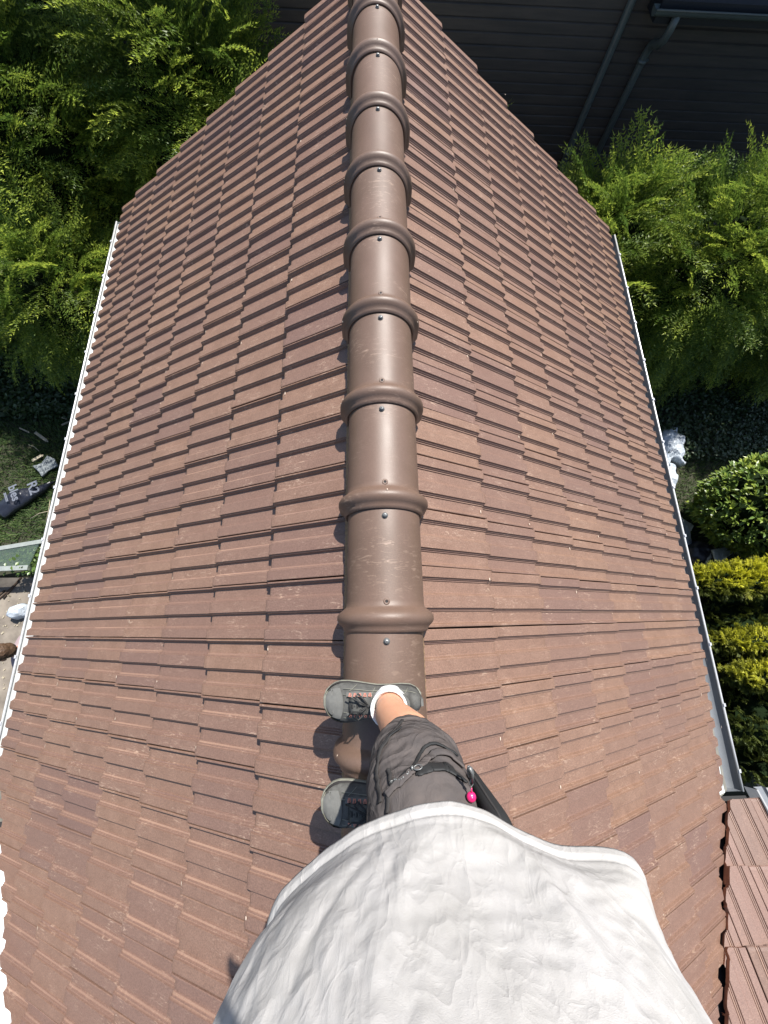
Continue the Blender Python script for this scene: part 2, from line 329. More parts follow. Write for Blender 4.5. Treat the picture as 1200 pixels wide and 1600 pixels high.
house = empty('house', (0, 0, GZ), label='brown tiled gable house roof the man stands on, ridge running away from him', cat='house')
hp = lambda o: o  # children are built in world coordinates; parent inverse set at the end
def valleyX(y):                         # plan position of the valleys (both sides alike)
    yy = -abs(y - YR) + YR if False else abs(y - YR)
    # distance from side ridge: at y=-1.212 -> 2.367
    return 1.303 + .715 * yy
for sgn, t, ph, nm in ((-1, tL, -.0665, 'left'), (1, tR, -.0281, 'right')):
    ct = math.cos(math.atan(t)); st = math.sin(math.atan(t))
    S = (sgn * ct, 0, -st); Nn = (sgn * st, 0, ct)
    # left: tiles run toward -Y from each joint; right slope is the mirror image
    V = (0, -1, 0) if sgn < 0 else (0, 1, 0)
    O = (0, ph, -.014)
    eaveX = (lambda y: 2.562) if sgn < 0 else (lambda y: 2.598 if y > -.1 else 2.598 + (y + .1) * .15)
    send = lambda i, ct=ct: ((A0 + CX * i) if i < 7 else 2.62) / ct
    if sgn < 0:
        clip = None; elim = lambda v, ct=ct, ph=ph, e=eaveX: e(ph - v) / ct; vclip = lambda v, ct=ct, ph=ph: valleyX(ph - v) / ct
        vm = (ph - YG, ph - YB); vr = range(-19, 20)
    else:
        clip = None; elim = lambda v, ct=ct, ph=ph, e=eaveX: e(ph + v) / ct; vclip = lambda v, ct=ct, ph=ph: valleyX(ph + v) / ct
        vm = (YB - ph, YG - ph); vr = range(-20, 19)
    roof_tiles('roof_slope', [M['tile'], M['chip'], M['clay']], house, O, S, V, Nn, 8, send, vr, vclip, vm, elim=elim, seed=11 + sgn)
    # deck under the tiles
    b = MB(); X1 = 2.50; z = lambda x: -t * x - .052
    ys = [YB + .02, YR - 1.0, YR, YR + 1.0, YG - .02]
    for y0, y1 in zip(ys[:-1], ys[1:]):
        xa = min(X1, valleyX(y0)) - .0; xb = min(X1, valleyX(y1))
        pts = [(0, y0), (xa, y0), (xb, y1), (0, y1)]
        b.add([(sgn * x, y, z(x)) for x, y in pts] + [(sgn * x, y, z(x) - .12) for x, y in pts], [(0, 1, 2, 3), (4, 7, 6, 5), (0, 4, 5, 1), (1, 5, 6, 2), (2, 6, 7, 3), (3, 7, 4, 0)])
    b.build('roof_deck', M['black'], house)
    # barge board at the far gable
    for yy in (YG - .015, YB + .015):
        b = MB()
        b.add([(sgn * x, yy + dy, -t * x + dz) for x in (0, 2.52) for dy in (-.012, .012) for dz in (-.04, -.20)],
              [(0, 1, 5, 4), (2, 6, 7, 3), (0, 4, 6, 2), (1, 3, 7, 5), (0, 2, 3, 1), (4, 5, 7, 6)])
        b.build('barge_board', M['wood'], house)
    # side roof: rises from its eave toward its own ridge at YR
    t2 = .484; c2 = math.cos(math.atan(t2)); s2 = math.sin(math.atan(t2))
    zr = -1.582 + .484 * (-1.212 - YR)
    for side in (1, -1):
        S2 = (0, side * c2, -s2); N2 = (0, side * s2, c2); V2 = (sgn * 1, 0, 0)
        c_side = (-1.212 - YR)
        send2 = lambda i: (c_side - .298 * (4 - i)) / c2
        # column at plan x: the valley is at |y-YR| = (x-1.303)/.715
        clip2 = lambda v, vo=(.02 if sgn > 0 else .10): ((1.335 + v) - 1.303 - vo) / .715 / c2 if (1.335 + v - 1.303) / .715 < c_side + .1 else 99
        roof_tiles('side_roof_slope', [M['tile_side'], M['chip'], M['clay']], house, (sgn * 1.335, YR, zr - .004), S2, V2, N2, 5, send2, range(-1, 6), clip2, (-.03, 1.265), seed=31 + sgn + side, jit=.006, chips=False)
        b = MB()
        ya, yb = YR, YR + side * c_side
        zz = lambda y: zr - t2 * abs(y - YR) - .055
        b.add([(sgn * 1.38, ya, zz(ya)), (sgn * 2.58, ya, zz(ya)), (sgn * 2.58, yb, zz(yb)), (sgn * 2.40, yb, zz(yb))], [(0, 1, 2, 3)])
        b.build('side_roof_deck', M['black'], house)
        # metal verge trim with upstand along the outer edge
        b = MB(); rr = []
        for y in (YR, YR + side * (c_side + .05)):
            z0 = zr - t2 * abs(y - YR)
            rr.append([(sgn * (2.60), y, z0 - .05), (sgn * 2.632, y, z0 + .012), (sgn * 2.642, y, z0 + .014), (sgn * 2.650, y, z0 - .030), (sgn * 2.715, y, z0 - .034), (sgn * 2.722, y, z0 - .012), (sgn * 2.730, y, z0 - .012), (sgn * 2.731, y, z0 - .09)])
        b.grid(rr, smooth=False); b.build('verge_trim', M['zincR'], house)
        b = MB(); b.tube([(sgn * 2.727, y, zr - t2 * abs(y - YR) - .010) for y in (YR, YR + side * (c_side + .05))], .0065); b.build('verge_rim', M['rim'], house)
    # side roof ridge
    b = MB(); b.tube([(sgn * x, YR, zr + .0 ) for x in (1.30, 2.66)], .09, 16); b.build('side_ridge', M['cap'], house)
    # valley sheet
    b = MB()
    for side in (1, -1):
        pr = []
        for d in (0, (2.36 - 1.303) / .715):
            xv = 1.303 + .715 * d; y = YR + side * d; pr.append((xv, y))
        n2 = Vector((1, -side * .715)).normalized()
        P = []
        for off, dz in ((-.16, None), (-.02, None), (0, None), (.02, None), (.16, None)):
            row = []
            for xv, y in pr:
                X = xv + n2.x * off; Y = y + n2.y * off
                zm = -t * xv - .045 + (abs(off) * (.35)); row.append((sgn * X, Y, zm))
            P.append(row)
        b.grid(P, smooth=False)
    b.build('valley_flashing', M['membrane'] if sgn < 0 else M['black'], house)
    # torn membrane + apron at the eave, visible where the tiles are cut
    if sgn > 0:
        b = MB()
        P = [(2.300, -1.22), (2.352, -1.205), (2.49, -1.215), (2.48, -1.13), (2.50, -1.06), (2.47, -1.02), (2.485, -.96), (2.44, -.84), (2.30, -1.0)]
        b.add([(x, y, -t * x - .022 + .006 * math.sin(9 * y + 30 * x)) for x, y in P], [tuple(range(len(P)))]); b.build('membrane_scrap', M['membrane'], house)
    b = MB(); P = [(2.30, -.048), (2.50, -.040), (2.60, -.052), (2.625, -.075)]
    ys2 = np.linspace(-1.24, YG - .03, 30)
    b.grid([[(sgn * x, y, -t * x + dz) for x, dz in P] for y in ys2], smooth=False); b.build('eave_flashing', M['apron'], house)
    # gutter: half round
    gz = -1.83; gx = 2.665; gr = .066
    dp = .50 if sgn < 0 else 1.05
    sec = [(gx + gr * math.cos(a), gz + gr * dp * math.sin(a)) for a in np.linspace(-math.pi, 0, 15)]
    rings = []
    y0g = -1.26
    nseg = 46
    for j in range(nseg + 1):
        y = y0g + (YG + .0 - y0g) * j / nseg; wob = .0012 * math.sin(j * 1.7)
        rings.append([(sgn * (x + wob), y, z_) for x, z_ in sec])
    b = MB(); b.grid(rings, smooth=True)
    for y in (y0g, YG): b.add([(sgn * x, y, z_) for x, z_ in sec], [tuple(range(15))])
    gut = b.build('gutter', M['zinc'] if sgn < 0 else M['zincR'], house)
    b = MB(); b.tube([(sgn * (gx + gr + .001), y, gz + .004) for y in np.linspace(y0g, YG, 12)], .0080, 10); b.build('gutter_rim', M['rim'], gut)
    ybr = [2.51 - .4545 * k for k in range(-3, 8)] if sgn < 0 else [2.05 - .4535 * k for k in range(-4, 8)]
    for y in ybr:
        b = MB(); a = np.linspace(0, 1, 7)
        pts = [(gx - gr - .01, gz + .012), (gx - .03, gz + .014), (gx + .02, gz + .014), (gx + gr - .004, gz + .016), (gx + gr + .013, gz + .014), (gx + gr + .016, gz - .01)]
        b.grid([[(sgn * x, y + dy, z_ + .002) for x, z_ in pts[3:]] for dy in (-.012, 0, .012)], smooth=False)
        b.build('gutter_bracket', M['rim'], gut)

# ridge roll (dark ventilated strip under the caps)
b = MB()
for sgn in (-1, 1):
    P = []
    for j in range(int((YG - YB) / .012)):
        y = YB + .03 + j * .012; o_ = .003 * (j % 2)
        P.append([(sgn * .10, y, -.035), (sgn * (.142 + o_), y, -.088), (sgn * (.148 + o_), y, -.10)])
    b.grid(P, smooth=False)
b.build('ridge_roll', M['wood'], house)

# ridge caps: each near end carries a bulging collar over the far end of the next one
RC, ZC = .140, -.032
def cap_section(rr, n=26, skirt=.060):
    out = [(-rr, -skirt)]
    for k in range(n + 1):
        a = math.pi * (1 - k / n); x = rr * math.cos(a); z = math.sin(a) * (rr)
        out.append((x, z))
    out.append((rr, -skirt)); return out
CP = [(-.0035, .004), (0, .0085), (.006, .012), (.013, .0135), (.020, .0215), (.028, .0290), (.038, .0335), (.050, .0330), (.061, .0265), (.070, .0150), (.077, .0060), (.083, .0015), (.10, 0), (.25, -.001), (.40, -.002), (.458, -.003)]
caps = []
for k in range(-10, 11):
    ys = -.062 + .42 * k; y0 = ys + .030
    if y0 < YB + .02 or y0 > YG: continue
    rk = random.Random(k + 50); ln = min(.458, YG + .02 - y0)
    c = MB(); rings = []; dx = {0: .004, 1: .003}.get(k, 0) + rk.uniform(-.002, .002); yw = rk.uniform(-.006, .006); tl = rk.uniform(-.004, .004)
    for y, dr in CP:
        if y > ln: y = ln
        rings.append([(dx + yw * y + x + tl * z, y0 + y, ZC + z * (.985)) for x, z in cap_section(RC + dr)])
    c.grid(rings, smooth=True, flip=False)
    # inner lip so the near end has thickness
    c.grid([rings[0], [(dx + x, y0 + .0, ZC + z) for x, z in cap_section(RC - .006)], [(dx + x, y0 + .07, ZC + z) for x, z in cap_section(RC - .004)]], smooth=False, flip=True)
    co = c.build('ridge_cap', M['cap'], house); caps.append((k, co))
    # chips on the collar
    if True:
        for q in range(rk.randint(1, 3)):
            ch = MB()
            a = rk.choice([.25, .3, 2.8, 2.9, 1.6]) + rk.uniform(-.15, .15); y = y0 + rk.uniform(.02, .06); rr = RC + .0308
            cc = Vector((dx + rr * math.cos(a), y, ZC + rr * math.sin(a))); ch.ball(cc, (.0022, rk.uniform(.002, .007), .0022), n=4)
            ch.build('chip_mark', M['chip'], co)
    # screw in the head of the next (nearer) cap, and plugged hole beyond the collar
    sc = MB(); zt = ZC + RC * .985 - .0005
    sx = dx + rk.uniform(-.006, .006)
    sc.tube([(sx, ys, zt - .004), (sx, ys, zt + .0025)], [.0115, .0105], 16, 1); sc.tube([(sx, ys, zt + .0022), (sx, ys, zt + .0075), (sx, ys, zt + .009)], [.0078, .0078, .005], 6, 0); sc.tube([(sx, ys, zt + .0085), (sx, ys, zt + .0094)], [.0032, .0032], 8, 1)
    sc.build('screw', [M['steel'], M['rubber']], co)
    if k <= 5:
        hl = MB(); yh = y0 + .095
        a = np.linspace(0, 2 * math.pi, 17)[:-1]
        P = [[(sx + .002 + r_ * math.cos(q), yh + r_ * math.sin(q), z_) for q in a] for r_, z_ in ((.0115, zt - .003), (.011, zt + .002), (.006, zt + .003), (.0045, zt + .001))]
        hl.grid(P, 0, closed_u=True); hl.add([(sx + .002 + .0047 * math.cos(q), yh + .0047 * math.sin(q), zt + .0012) for q in a], [tuple(range(16))], 1)
        hl.build('screw_hole', [M['cap'], M['black']], co)

# little flakes lying on the tiles
for x, y, s_ in ((-.70, .66, .013), (-.60, .305, .012), (-.62, .93, .008), (-.9, 1.5, .008), (.55, -.32, .009)):
    pass

# walls of the house
b = MB()
for y0, y1 in ((YB + .25, YG - .25),):
    zt = lambda x: -tL * abs(x) - .2
    ring = [(-2.3, GZ), (2.3, GZ), (2.3, zt(2.3)), (0, zt(0)), (-2.3, zt(2.3))]
    v = [(x, y, z) for y in (y0, y1) for x, z in ring]; n = 5
    b.add(v, [tuple(range(5)), tuple(range(9, 4, -1))] + [(i, i + n, (i + 1) % n + n, (i + 1) % n) for i in (0, 1, 4)])
b.build('wall', M['render'], house)
for sgn in (-1, 1):
    b = MB(); h0 = zr - .2
    ring = [(YR - 1.35, GZ), (YR + 1.35, GZ), (YR + 1.35, h0 - 1.35 * .484), (YR, h0), (YR - 1.35, h0 - 1.35 * .484)]
    v = [(sgn * x, y, z) for x in (1.6, 2.5) for y, z in ring]
    b.add(v, [tuple(range(5, 10)), tuple(range(4, -1, -1))] + [(i, i + 5, (i + 1) % 5 + 5, (i + 1) % 5) for i in (0, 1, 4)])
    b.build('side_wall', M['render'], house)

# ------------------------------------------------------------------ dark boarded building beyond the gable
nb = empty('neighbour_building', (3, 8, GZ), label='dark timber clad building beyond the far gable', cat='building')
FY = 8.0
b = MB(); prof_b = []; bh = .128; z = GZ
while z < 2.4:
    prof_b += [(FY - .03, z), (FY - .032, z + bh - .026), (FY - .010, z + bh - .010), (FY - .008, z + bh - .002)]; z += bh
P = [[(x, y, z) for y, z in prof_b] for x in (-7, 13)]
b.grid(P, smooth=False, flip=True); b.build('wall', M['board'], nb)
b = MB(); b.box((3, FY + 3.06, -1.1), (10, 3.0, 3.5)); b.build('building_core', M['board'], nb)
def pipe(pts, r=.05, name='downpipe', col_=()):
    b = MB(); b.tube(pts, r, 14); o = b.build(name, M['pipe'], nb)
    for p in col_:
        c = MB(); c.tube([(p[0], p[1], p[2] - .02), (p[0], p[1], p[2] + .02)], r + .012, 14); c.box((p[0] + .07, p[1] + .04, p[2]), (.03, .03, .012)); c.build('pipe_clamp', M['pipe'], o)
pipe([(3.49, FY - .075, z) for z in (GZ, -3, -1.5, 0, 2.3)], .052, col_=[(3.49, FY - .075, -3.3)])
px = 4.02
pipe([(px, FY - .075, GZ), (px, FY - .075, -2.2), (px, FY - .075, -2.04), (px, FY - .11, -1.95), (px - .01, FY - .20, -1.88), (px - .01, FY - .32, -1.84), (px - .02, FY - .42, -1.76), (px - .02, FY - .45, -1.65), (px - .02, FY - .45, -1.5)], .052, col_=[(px, FY - .075, -2.12)])
b = MB(); sec = [(FY - .45 + .075 * math.cos(a), -1.46 + .075 * math.sin(a)) for a in np.linspace(-math.pi, 0, 12)]
b.grid([[(x, y, z) for y, z in sec] for x in (3.66, 5.5, 8.5, 12.5)]); b.add([(3.66, y, z) for y, z in sec], [tuple(range(12))])
b.tube([(3.66, FY - .525, -1.455), (12.5, FY - .525, -1.455)], .012)
b.build('gutter', M['pipe'], nb)
b = MB(); b.add([(3.75, FY - .40, -1.42), (12.5, FY - .40, -1.42), (12.5, FY + .05, -1.05), (3.75, FY + .05, -1.05), (3.75, FY - .40, -1.62), (12.5, FY - .40, -1.62), (12.5, FY + .0, -1.62), (3.75, FY + .0, -1.62)],
              [(0, 1, 2, 3), (4, 7, 6, 5), (0, 4, 5, 1), (0, 3, 7, 4), (1, 5, 6, 2)]); b.build('canopy_roof', M['boardroof'], nb)

# ------------------------------------------------------------------ vegetation
def make_bough(rg, L=.58, nt=7, tw=.24, nn=8, nl=.036, nw=.0125, curl=.35, spread=62):
    """flat feathery spray; returns verts (n,3,3) triangles and tip attribute"""
    T = []; A = []
    def stem(p):  # p 0..1 along main axis
        return np.array([L * p, 0, -curl * L * p * p])
    def needles(base, d, up, length, n, a0, a1):
        side = np.cross(d, up); side /= np.linalg.norm(side)
        for j in range(n):
            q = (j + .5) / n; c = base + d * length * q + up * (-.25 * length * q * q)
            for sg in (-1, 1):
                dd = d * rg.uniform(.45, .8) + side * sg * rg.uniform(.7, 1) + up * rg.uniform(-.1, .45); dd /= np.linalg.norm(dd)
                l = nl * rg.uniform(.75, 1.2) * (1 - .35 * q)
                wv = np.cross(dd, up); wv = wv / (np.linalg.norm(wv) + 1e-9) * nw * .5
                wv = wv + up * rg.uniform(-.5, .5) * nw
                T.append([c - wv, c + wv, c + dd * l]); a = a0 + (a1 - a0) * q
                A.append([a * .7, a * .7, a])
        c = base + d * length * .96 - up * .24 * length
        T.append([c - side * nw * .35, c + side * nw * .35, c + d * nl * 1.1]); A.append([a1] * 3)
    up = np.array([0, 0, 1.])
    for j in range(nt):
        p = .12 + .85 * j / nt
        for sg in (-1, 1):
            ang = R(spread) * (1 - .35 * p) * rg.uniform(.85, 1.15)
            d = np.array([math.cos(ang), sg * math.sin(ang), rg.uniform(-.25, .12) - curl * .7 * p]); d /= np.linalg.norm(d)
            ln = tw * (1 - .62 * p) * rg.uniform(.7, 1.2)
            needles(stem(p), d, up, ln, max(3, int(nn * ln / tw)), .08 + .1 * p, rg.uniform(.25, 1.0))
    for j in range(6):
        p = j / 6; d = stem(p + 1 / 6) - stem(p); l = np.linalg.norm(d); needles(stem(p), d / l, up, l, 4, .1, .3 + .7 * p)
    # thin stem itself
    for j in range(4):
        p0, p1 = stem(j / 4), stem((j + 1) / 4); s = np.array([0, .004 * (1 - j / 5), 0])
        T.append([p0 - s, p0 + s, p1]); A.append([0, 0, .1])
    return np.array(T), np.array(A)

def rot_to(D, roll, rg):
    """matrices (n,3,3) whose x axis is D, z as 'up' as possible then rolled"""
    D = D / np.linalg.norm(D, axis=1)[:, None]; up = np.tile([0, 0, 1.], (len(D), 1)) + rg.normal(0, .12, (len(D), 3))
    Y = np.cross(up, D); Y /= np.linalg.norm(Y, axis=1)[:, None] + 1e-9; Z = np.cross(D, Y)
    c, s = np.cos(roll)[:, None], np.sin(roll)[:, None]
    Y2 = Y * c + Z * s; Z2 = Z * c - Y * s
    return np.stack([D, Y2, Z2], 2)

def lumpy(n, rg, rx, ry, rz, seed, amp=.22, f=1.6, zmin=-.75):
    u = rg.normal(size=(n, 3)); u /= np.linalg.norm(u, axis=1)[:, None]; u = u[u[:, 2] > zmin]
    k = np.array([1 + amp * (noise.noise(Vector(x * f + seed)) + .6 * noise.noise(Vector(x * f * 2.7 + seed + 5))) for x in u])
    return u, k, u * k[:, None] * np.array([rx, ry, rz])

def scatter(protos, P, D, sc, roll, tint_add, rg):
    Vs = []; As = []
    Rm = rot_to(D, roll, rg); idx = rg.integers(0, len(protos), len(P))
    for q, (T, A) in enumerate(protos):
        s = np.where(idx == q)[0]
        if len(s) == 0: continue
        v = np.einsum('nij,tkj->ntki', Rm[s] * sc[s][:, None, None], T) + P[s][:, None, None, :]
        a = np.clip(A[None] * tint_add[s][:, None, None], 0, 1)
        Vs.append(v.reshape(-1, 3)); As.append(a.ravel())
    return np.concatenate(Vs), np.concatenate(As)

def inner_blob(mb, c, r, seed, amp=.25, m=0, f=1.6, shrink=.72):
    rings = []
    for i in range(19):
        th = math.pi * (i + .1) / 18.2; ring = []
        for k in range(32):
            ph = 2 * math.pi * k / 32; u = np.array([math.sin(th) * math.cos(ph), math.sin(th) * math.sin(ph), math.cos(th)])
            kk = 1 + amp * (noise.noise(Vector(u * f + seed)) + .6 * noise.noise(Vector(u * f * 2.7 + seed + 5)))
            kk *= shrink * (1 + .10 * noise.noise(Vector(u * 9 + seed)))
            ring.append(np.array(c) + u * kk * np.array(r))
        rings.append(ring)
    mb.grid(rings, m, 0, True, False, True, True)

rg0 = np.random.default_rng(3)
yewB = [make_bough(rg0, L=rg0.uniform(.42, .60), tw=rg0.uniform(.17, .24), curl=rg0.uniform(.15, .5)) for _ in range(7)]
sprig = [make_bough(rg0, L=.28, nt=6, tw=.10, nn=6, curl=.1) for _ in range(3)]

def yew(name, loc, r, top, n, seed, label, upb=.25, droop=.12, size=1.0, inner=.62, group=None, bright=1.0):
    bright *= 1.3
    """loc xy centre, r radii, top height; boughs cover a lumpy crown reaching the ground"""
    rg = np.random.default_rng(seed); root = empty(name, (loc[0], loc[1], GZ), label=label, cat='tree', group=group)
    hz = (top - GZ) * .56; cz = top - hz * .97
    n = int(n * 1.45)
    u, k, P = lumpy(n, rg, r[0], r[1], hz, seed * 3.1, .34, 1.9, zmin=-.85)
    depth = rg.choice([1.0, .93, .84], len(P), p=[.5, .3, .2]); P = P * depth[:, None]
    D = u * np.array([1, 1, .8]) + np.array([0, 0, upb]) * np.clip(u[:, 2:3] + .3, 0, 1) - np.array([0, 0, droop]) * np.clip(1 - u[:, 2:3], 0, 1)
    D = D + rg.normal(0, .28, D.shape)
    P = P + np.array([loc[0], loc[1], cz]) - D / np.linalg.norm(D, axis=1)[:, None] * .28 * size
    P[:, 2] = np.maximum(P[:, 2], GZ + .15)
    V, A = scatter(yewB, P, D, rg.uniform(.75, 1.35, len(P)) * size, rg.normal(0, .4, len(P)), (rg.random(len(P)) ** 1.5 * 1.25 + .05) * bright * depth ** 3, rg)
    V = V - np.array([loc[0], loc[1], GZ])
    F = np.arange(len(V)).reshape(-1, 3)
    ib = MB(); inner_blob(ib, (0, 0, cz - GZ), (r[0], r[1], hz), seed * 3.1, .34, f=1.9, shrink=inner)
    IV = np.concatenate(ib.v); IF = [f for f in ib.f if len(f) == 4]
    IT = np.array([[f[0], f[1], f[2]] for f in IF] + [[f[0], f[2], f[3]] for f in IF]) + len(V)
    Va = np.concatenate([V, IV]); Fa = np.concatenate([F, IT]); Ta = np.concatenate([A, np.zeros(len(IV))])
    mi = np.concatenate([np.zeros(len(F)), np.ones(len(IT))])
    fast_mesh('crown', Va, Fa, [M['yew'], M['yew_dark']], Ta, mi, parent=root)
    t = MB(); t.tube([(0, 0, 0), (.03, .02, 1.2), (-.02, .04, (top - GZ) * .45), (0, 0, (top - GZ) * .62)], [.13, .10, .06, .02], 10)
    for q in range(7):
        a = q * 2.4; z0 = .5 + q * .2; t.tube([(0, 0, z0), (math.cos(a) * r[0] * .4, math.sin(a) * r[1] * .4, z0 + .3), (math.cos(a) * r[0] * .75, math.sin(a) * r[1] * .75, z0 + .35)], [.045, .025, .008], 6)
    t.build('trunk', M['bark'], root)
    return root

GY = 'tall yews crowding the far and side edges of the roof'
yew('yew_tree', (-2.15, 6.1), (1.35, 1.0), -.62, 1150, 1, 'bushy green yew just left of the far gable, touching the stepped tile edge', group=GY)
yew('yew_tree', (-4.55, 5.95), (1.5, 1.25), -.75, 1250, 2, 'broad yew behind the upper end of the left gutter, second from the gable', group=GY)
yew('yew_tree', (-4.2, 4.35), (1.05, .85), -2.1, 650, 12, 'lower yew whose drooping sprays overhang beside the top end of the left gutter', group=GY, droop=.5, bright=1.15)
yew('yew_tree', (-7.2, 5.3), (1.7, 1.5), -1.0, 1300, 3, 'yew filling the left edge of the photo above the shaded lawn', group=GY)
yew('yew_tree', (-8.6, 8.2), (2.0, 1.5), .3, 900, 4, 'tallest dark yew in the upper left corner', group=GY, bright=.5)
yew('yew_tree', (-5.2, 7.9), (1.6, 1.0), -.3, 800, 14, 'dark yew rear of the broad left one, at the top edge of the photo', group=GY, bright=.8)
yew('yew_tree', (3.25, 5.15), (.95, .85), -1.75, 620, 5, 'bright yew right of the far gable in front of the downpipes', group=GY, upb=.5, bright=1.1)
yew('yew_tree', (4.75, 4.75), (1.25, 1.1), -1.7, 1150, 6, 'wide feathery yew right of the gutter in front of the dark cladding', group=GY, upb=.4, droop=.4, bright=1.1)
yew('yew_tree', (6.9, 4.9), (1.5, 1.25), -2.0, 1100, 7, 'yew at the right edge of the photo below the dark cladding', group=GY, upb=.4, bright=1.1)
yew('yew_shrub', (1.45, 6.5), (.55, .5), -2.45, 160, 8, 'slim young yew whose tips peek over the right gable edge', upb=.9, bright=1.0)
# low ivy mass in the shade left
rg = np.random.default_rng(21)
def leaf_patch(n, box, size, m, name, **k):
    P = np.stack([rg.uniform(box[0], box[1], n), rg.uniform(box[2], box[3], n), GZ + rg.uniform(.02, box[4], n)], 1)
    D = rg.normal(0, 1, (n, 3)); D[:, 2] = np.abs(D[:, 2]) * .3; Rm = rot_to(D, rg.normal(0, .5, n), rg)
    T = np.array([[0, 0, 0], [.5, .35, .05], [1, 0, 0], [.5, -.35, .05]]) * size
    V = (np.einsum('nij,kj->nki', Rm * rg.uniform(.5, 1.3, n)[:, None, None], T) + P[:, None, :]).reshape(-1, 3)
    F = np.arange(len(V)).reshape(-1, 4)
    return fast_mesh(name, V, F, [m], np.zeros(4 * n), **k)
leaf_patch(26000, (-8.5, -2.5, 3.3, 5.2, .35), .07, M['ivy'], 'ivy_groundcover', label='dark ivy and weeds in the shade under the left yews', cat='ground cover', kind='stuff')
leaf_patch(12000, (2.6, 8, 2.6, 4.6, .2), .06, M['ivy'], 'weed_groundcover', label='shaded weeds under the right yews', cat='ground cover', kind='stuff')

# laurel bush
def laurel(loc, r, zc, n, seed, label):
    rg = np.random.default_rng(seed); root = empty('laurel_bush', (loc[0], loc[1], GZ), label=label, cat='bush')
    T = []; 
    L_, W_ = 1.0, .36
    pts = [(0, 0, 0), (.3, W_ * .43, .04), (.62, W_ * .42, .03), (1, 0, -.10), (.62, -W_ * .42, .03), (.3, -W_ * .43, .04), (.3, 0, -.01), (.65, 0, -.03)]
    quads = [(0, 6, 1, 1), (6, 7, 2, 1), (7, 3, 2, 2), (0, 5, 6, 6), (5, 4, 7, 6), (4, 3, 7, 7)]
    tri = [(0, 6, 1), (6, 7, 2), (6, 2, 1), (7, 3, 2), (0, 5, 6), (5, 4, 7), (5, 7, 6), (4, 3, 7)]
    # rosettes of leaves at shoot ends
    u, k, P = lumpy(n, rg, r[0], r[1], r[2], seed, .12, 1.8, -.8)
    dep = rg.choice([1, .9, .8], len(P), p=[.55, .27, .18]); P = P * dep[:, None] + np.array([0, 0, zc - GZ])
    nl = 7; Ps = np.repeat(P, nl, 0); us = np.repeat(u, nl, 0); N_ = len(Ps)
    D = us * .75 + np.array([0, 0, .35]) + rg.normal(0, .62, (N_, 3)); Rm = rot_to(D, rg.normal(0, .35, N_), rg)
    s = rg.uniform(.075, .12, N_); V = np.einsum('nij,kj->nki', Rm * s[:, None, None], np.array(pts)) + Ps[:, None, :]
    F = (np.arange(N_)[:, None, None] * 8 + np.array(tri)[None]).reshape(-1, 3)
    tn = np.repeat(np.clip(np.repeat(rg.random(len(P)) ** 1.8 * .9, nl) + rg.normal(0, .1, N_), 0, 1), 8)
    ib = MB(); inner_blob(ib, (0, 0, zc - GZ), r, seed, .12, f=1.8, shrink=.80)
    V = V.reshape(-1, 3); IV = np.concatenate(ib.v); IF = [f for f in ib.f if len(f) == 4]
    IT = np.array([[f[0], f[1], f[2]] for f in IF] + [[f[0], f[2], f[3]] for f in IF]) + len(V)
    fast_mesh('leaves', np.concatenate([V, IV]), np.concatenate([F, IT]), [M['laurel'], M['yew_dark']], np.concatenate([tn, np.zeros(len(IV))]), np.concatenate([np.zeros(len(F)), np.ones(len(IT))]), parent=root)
    t = MB()
    for q in range(6):
        a = q * 1.05; t.tube([(0, 0, 0), (math.cos(a) * .15, math.sin(a) * .15, .4), (math.cos(a) * r[0] * .6, math.sin(a) * r[1] * .6, zc - GZ)], [.035, .025, .01], 6)
    t.build('stems', M['bark'], root)
laurel((5.82, 1.50), (.96, .74, .78), -3.72, 1300, 5, 'rounded laurel bush with broad glossy leaves right of the gutter')

# golden conifer: flat cushions one behind the other
def golden(loc, cushions, seed, label):
    rg = np.random.default_rng(seed); root = empty('golden_conifer', (loc[0], loc[1], GZ), label=label, cat='bush'); VV = []; AA = []; ib = MB()
    tuft = [make_bough(rg, L=.11, nt=4, tw=.055, nn=4, nl=.020, nw=.010, curl=-.1, spread=48) for _ in range(5)]
    tuft = [(T, np.clip(A * 2.6 + .15, 0, 1)) for T, A in tuft]
    for (c, r, n, br) in cushions:
        u, k, P = lumpy(n, rg, *r, seed + c[1] * 3, .20, 2.6, -.55)
        dep = rg.choice([1, .93, .85], len(P), p=[.5, .3, .2]); P = P * dep[:, None] + np.array(c) - np.array([loc[0], loc[1], GZ])
        D = u * .9 + np.array([0, 0.15, .55]) + rg.normal(0, .35, u.shape)
        fac = (.04 + 1.1 * np.clip(u[:, 2] * .9 + u[:, 1] * .55 + .05, 0, 1)) * br * rg.uniform(.6, 1.4, len(P)) * dep ** 3  # golden tips, with sunlight painted in toward the top and +Y side
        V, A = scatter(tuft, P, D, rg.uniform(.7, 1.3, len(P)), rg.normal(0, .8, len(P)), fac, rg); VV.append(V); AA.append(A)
        inner_blob(ib, np.array(c) - np.array([loc[0], loc[1], GZ]), r, seed + c[1] * 3, .20, f=2.6, shrink=.86)
    V = np.concatenate(VV); A = np.concatenate(AA); F = np.arange(len(V)).reshape(-1, 3)
    IV = np.concatenate(ib.v); IF = [f for f in ib.f if len(f) == 4]
    IT = np.array([[f[0], f[1], f[2]] for f in IF] + [[f[0], f[2], f[3]] for f in IF]) + len(V)
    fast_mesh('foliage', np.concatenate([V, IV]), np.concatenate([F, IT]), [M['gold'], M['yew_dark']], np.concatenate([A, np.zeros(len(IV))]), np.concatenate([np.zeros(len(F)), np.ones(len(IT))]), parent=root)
    t = MB(); t.tube([(0, 0, 0), (0, 0, 1.3)], [.09, .04], 8); t.build('trunk', M['bark'], root)
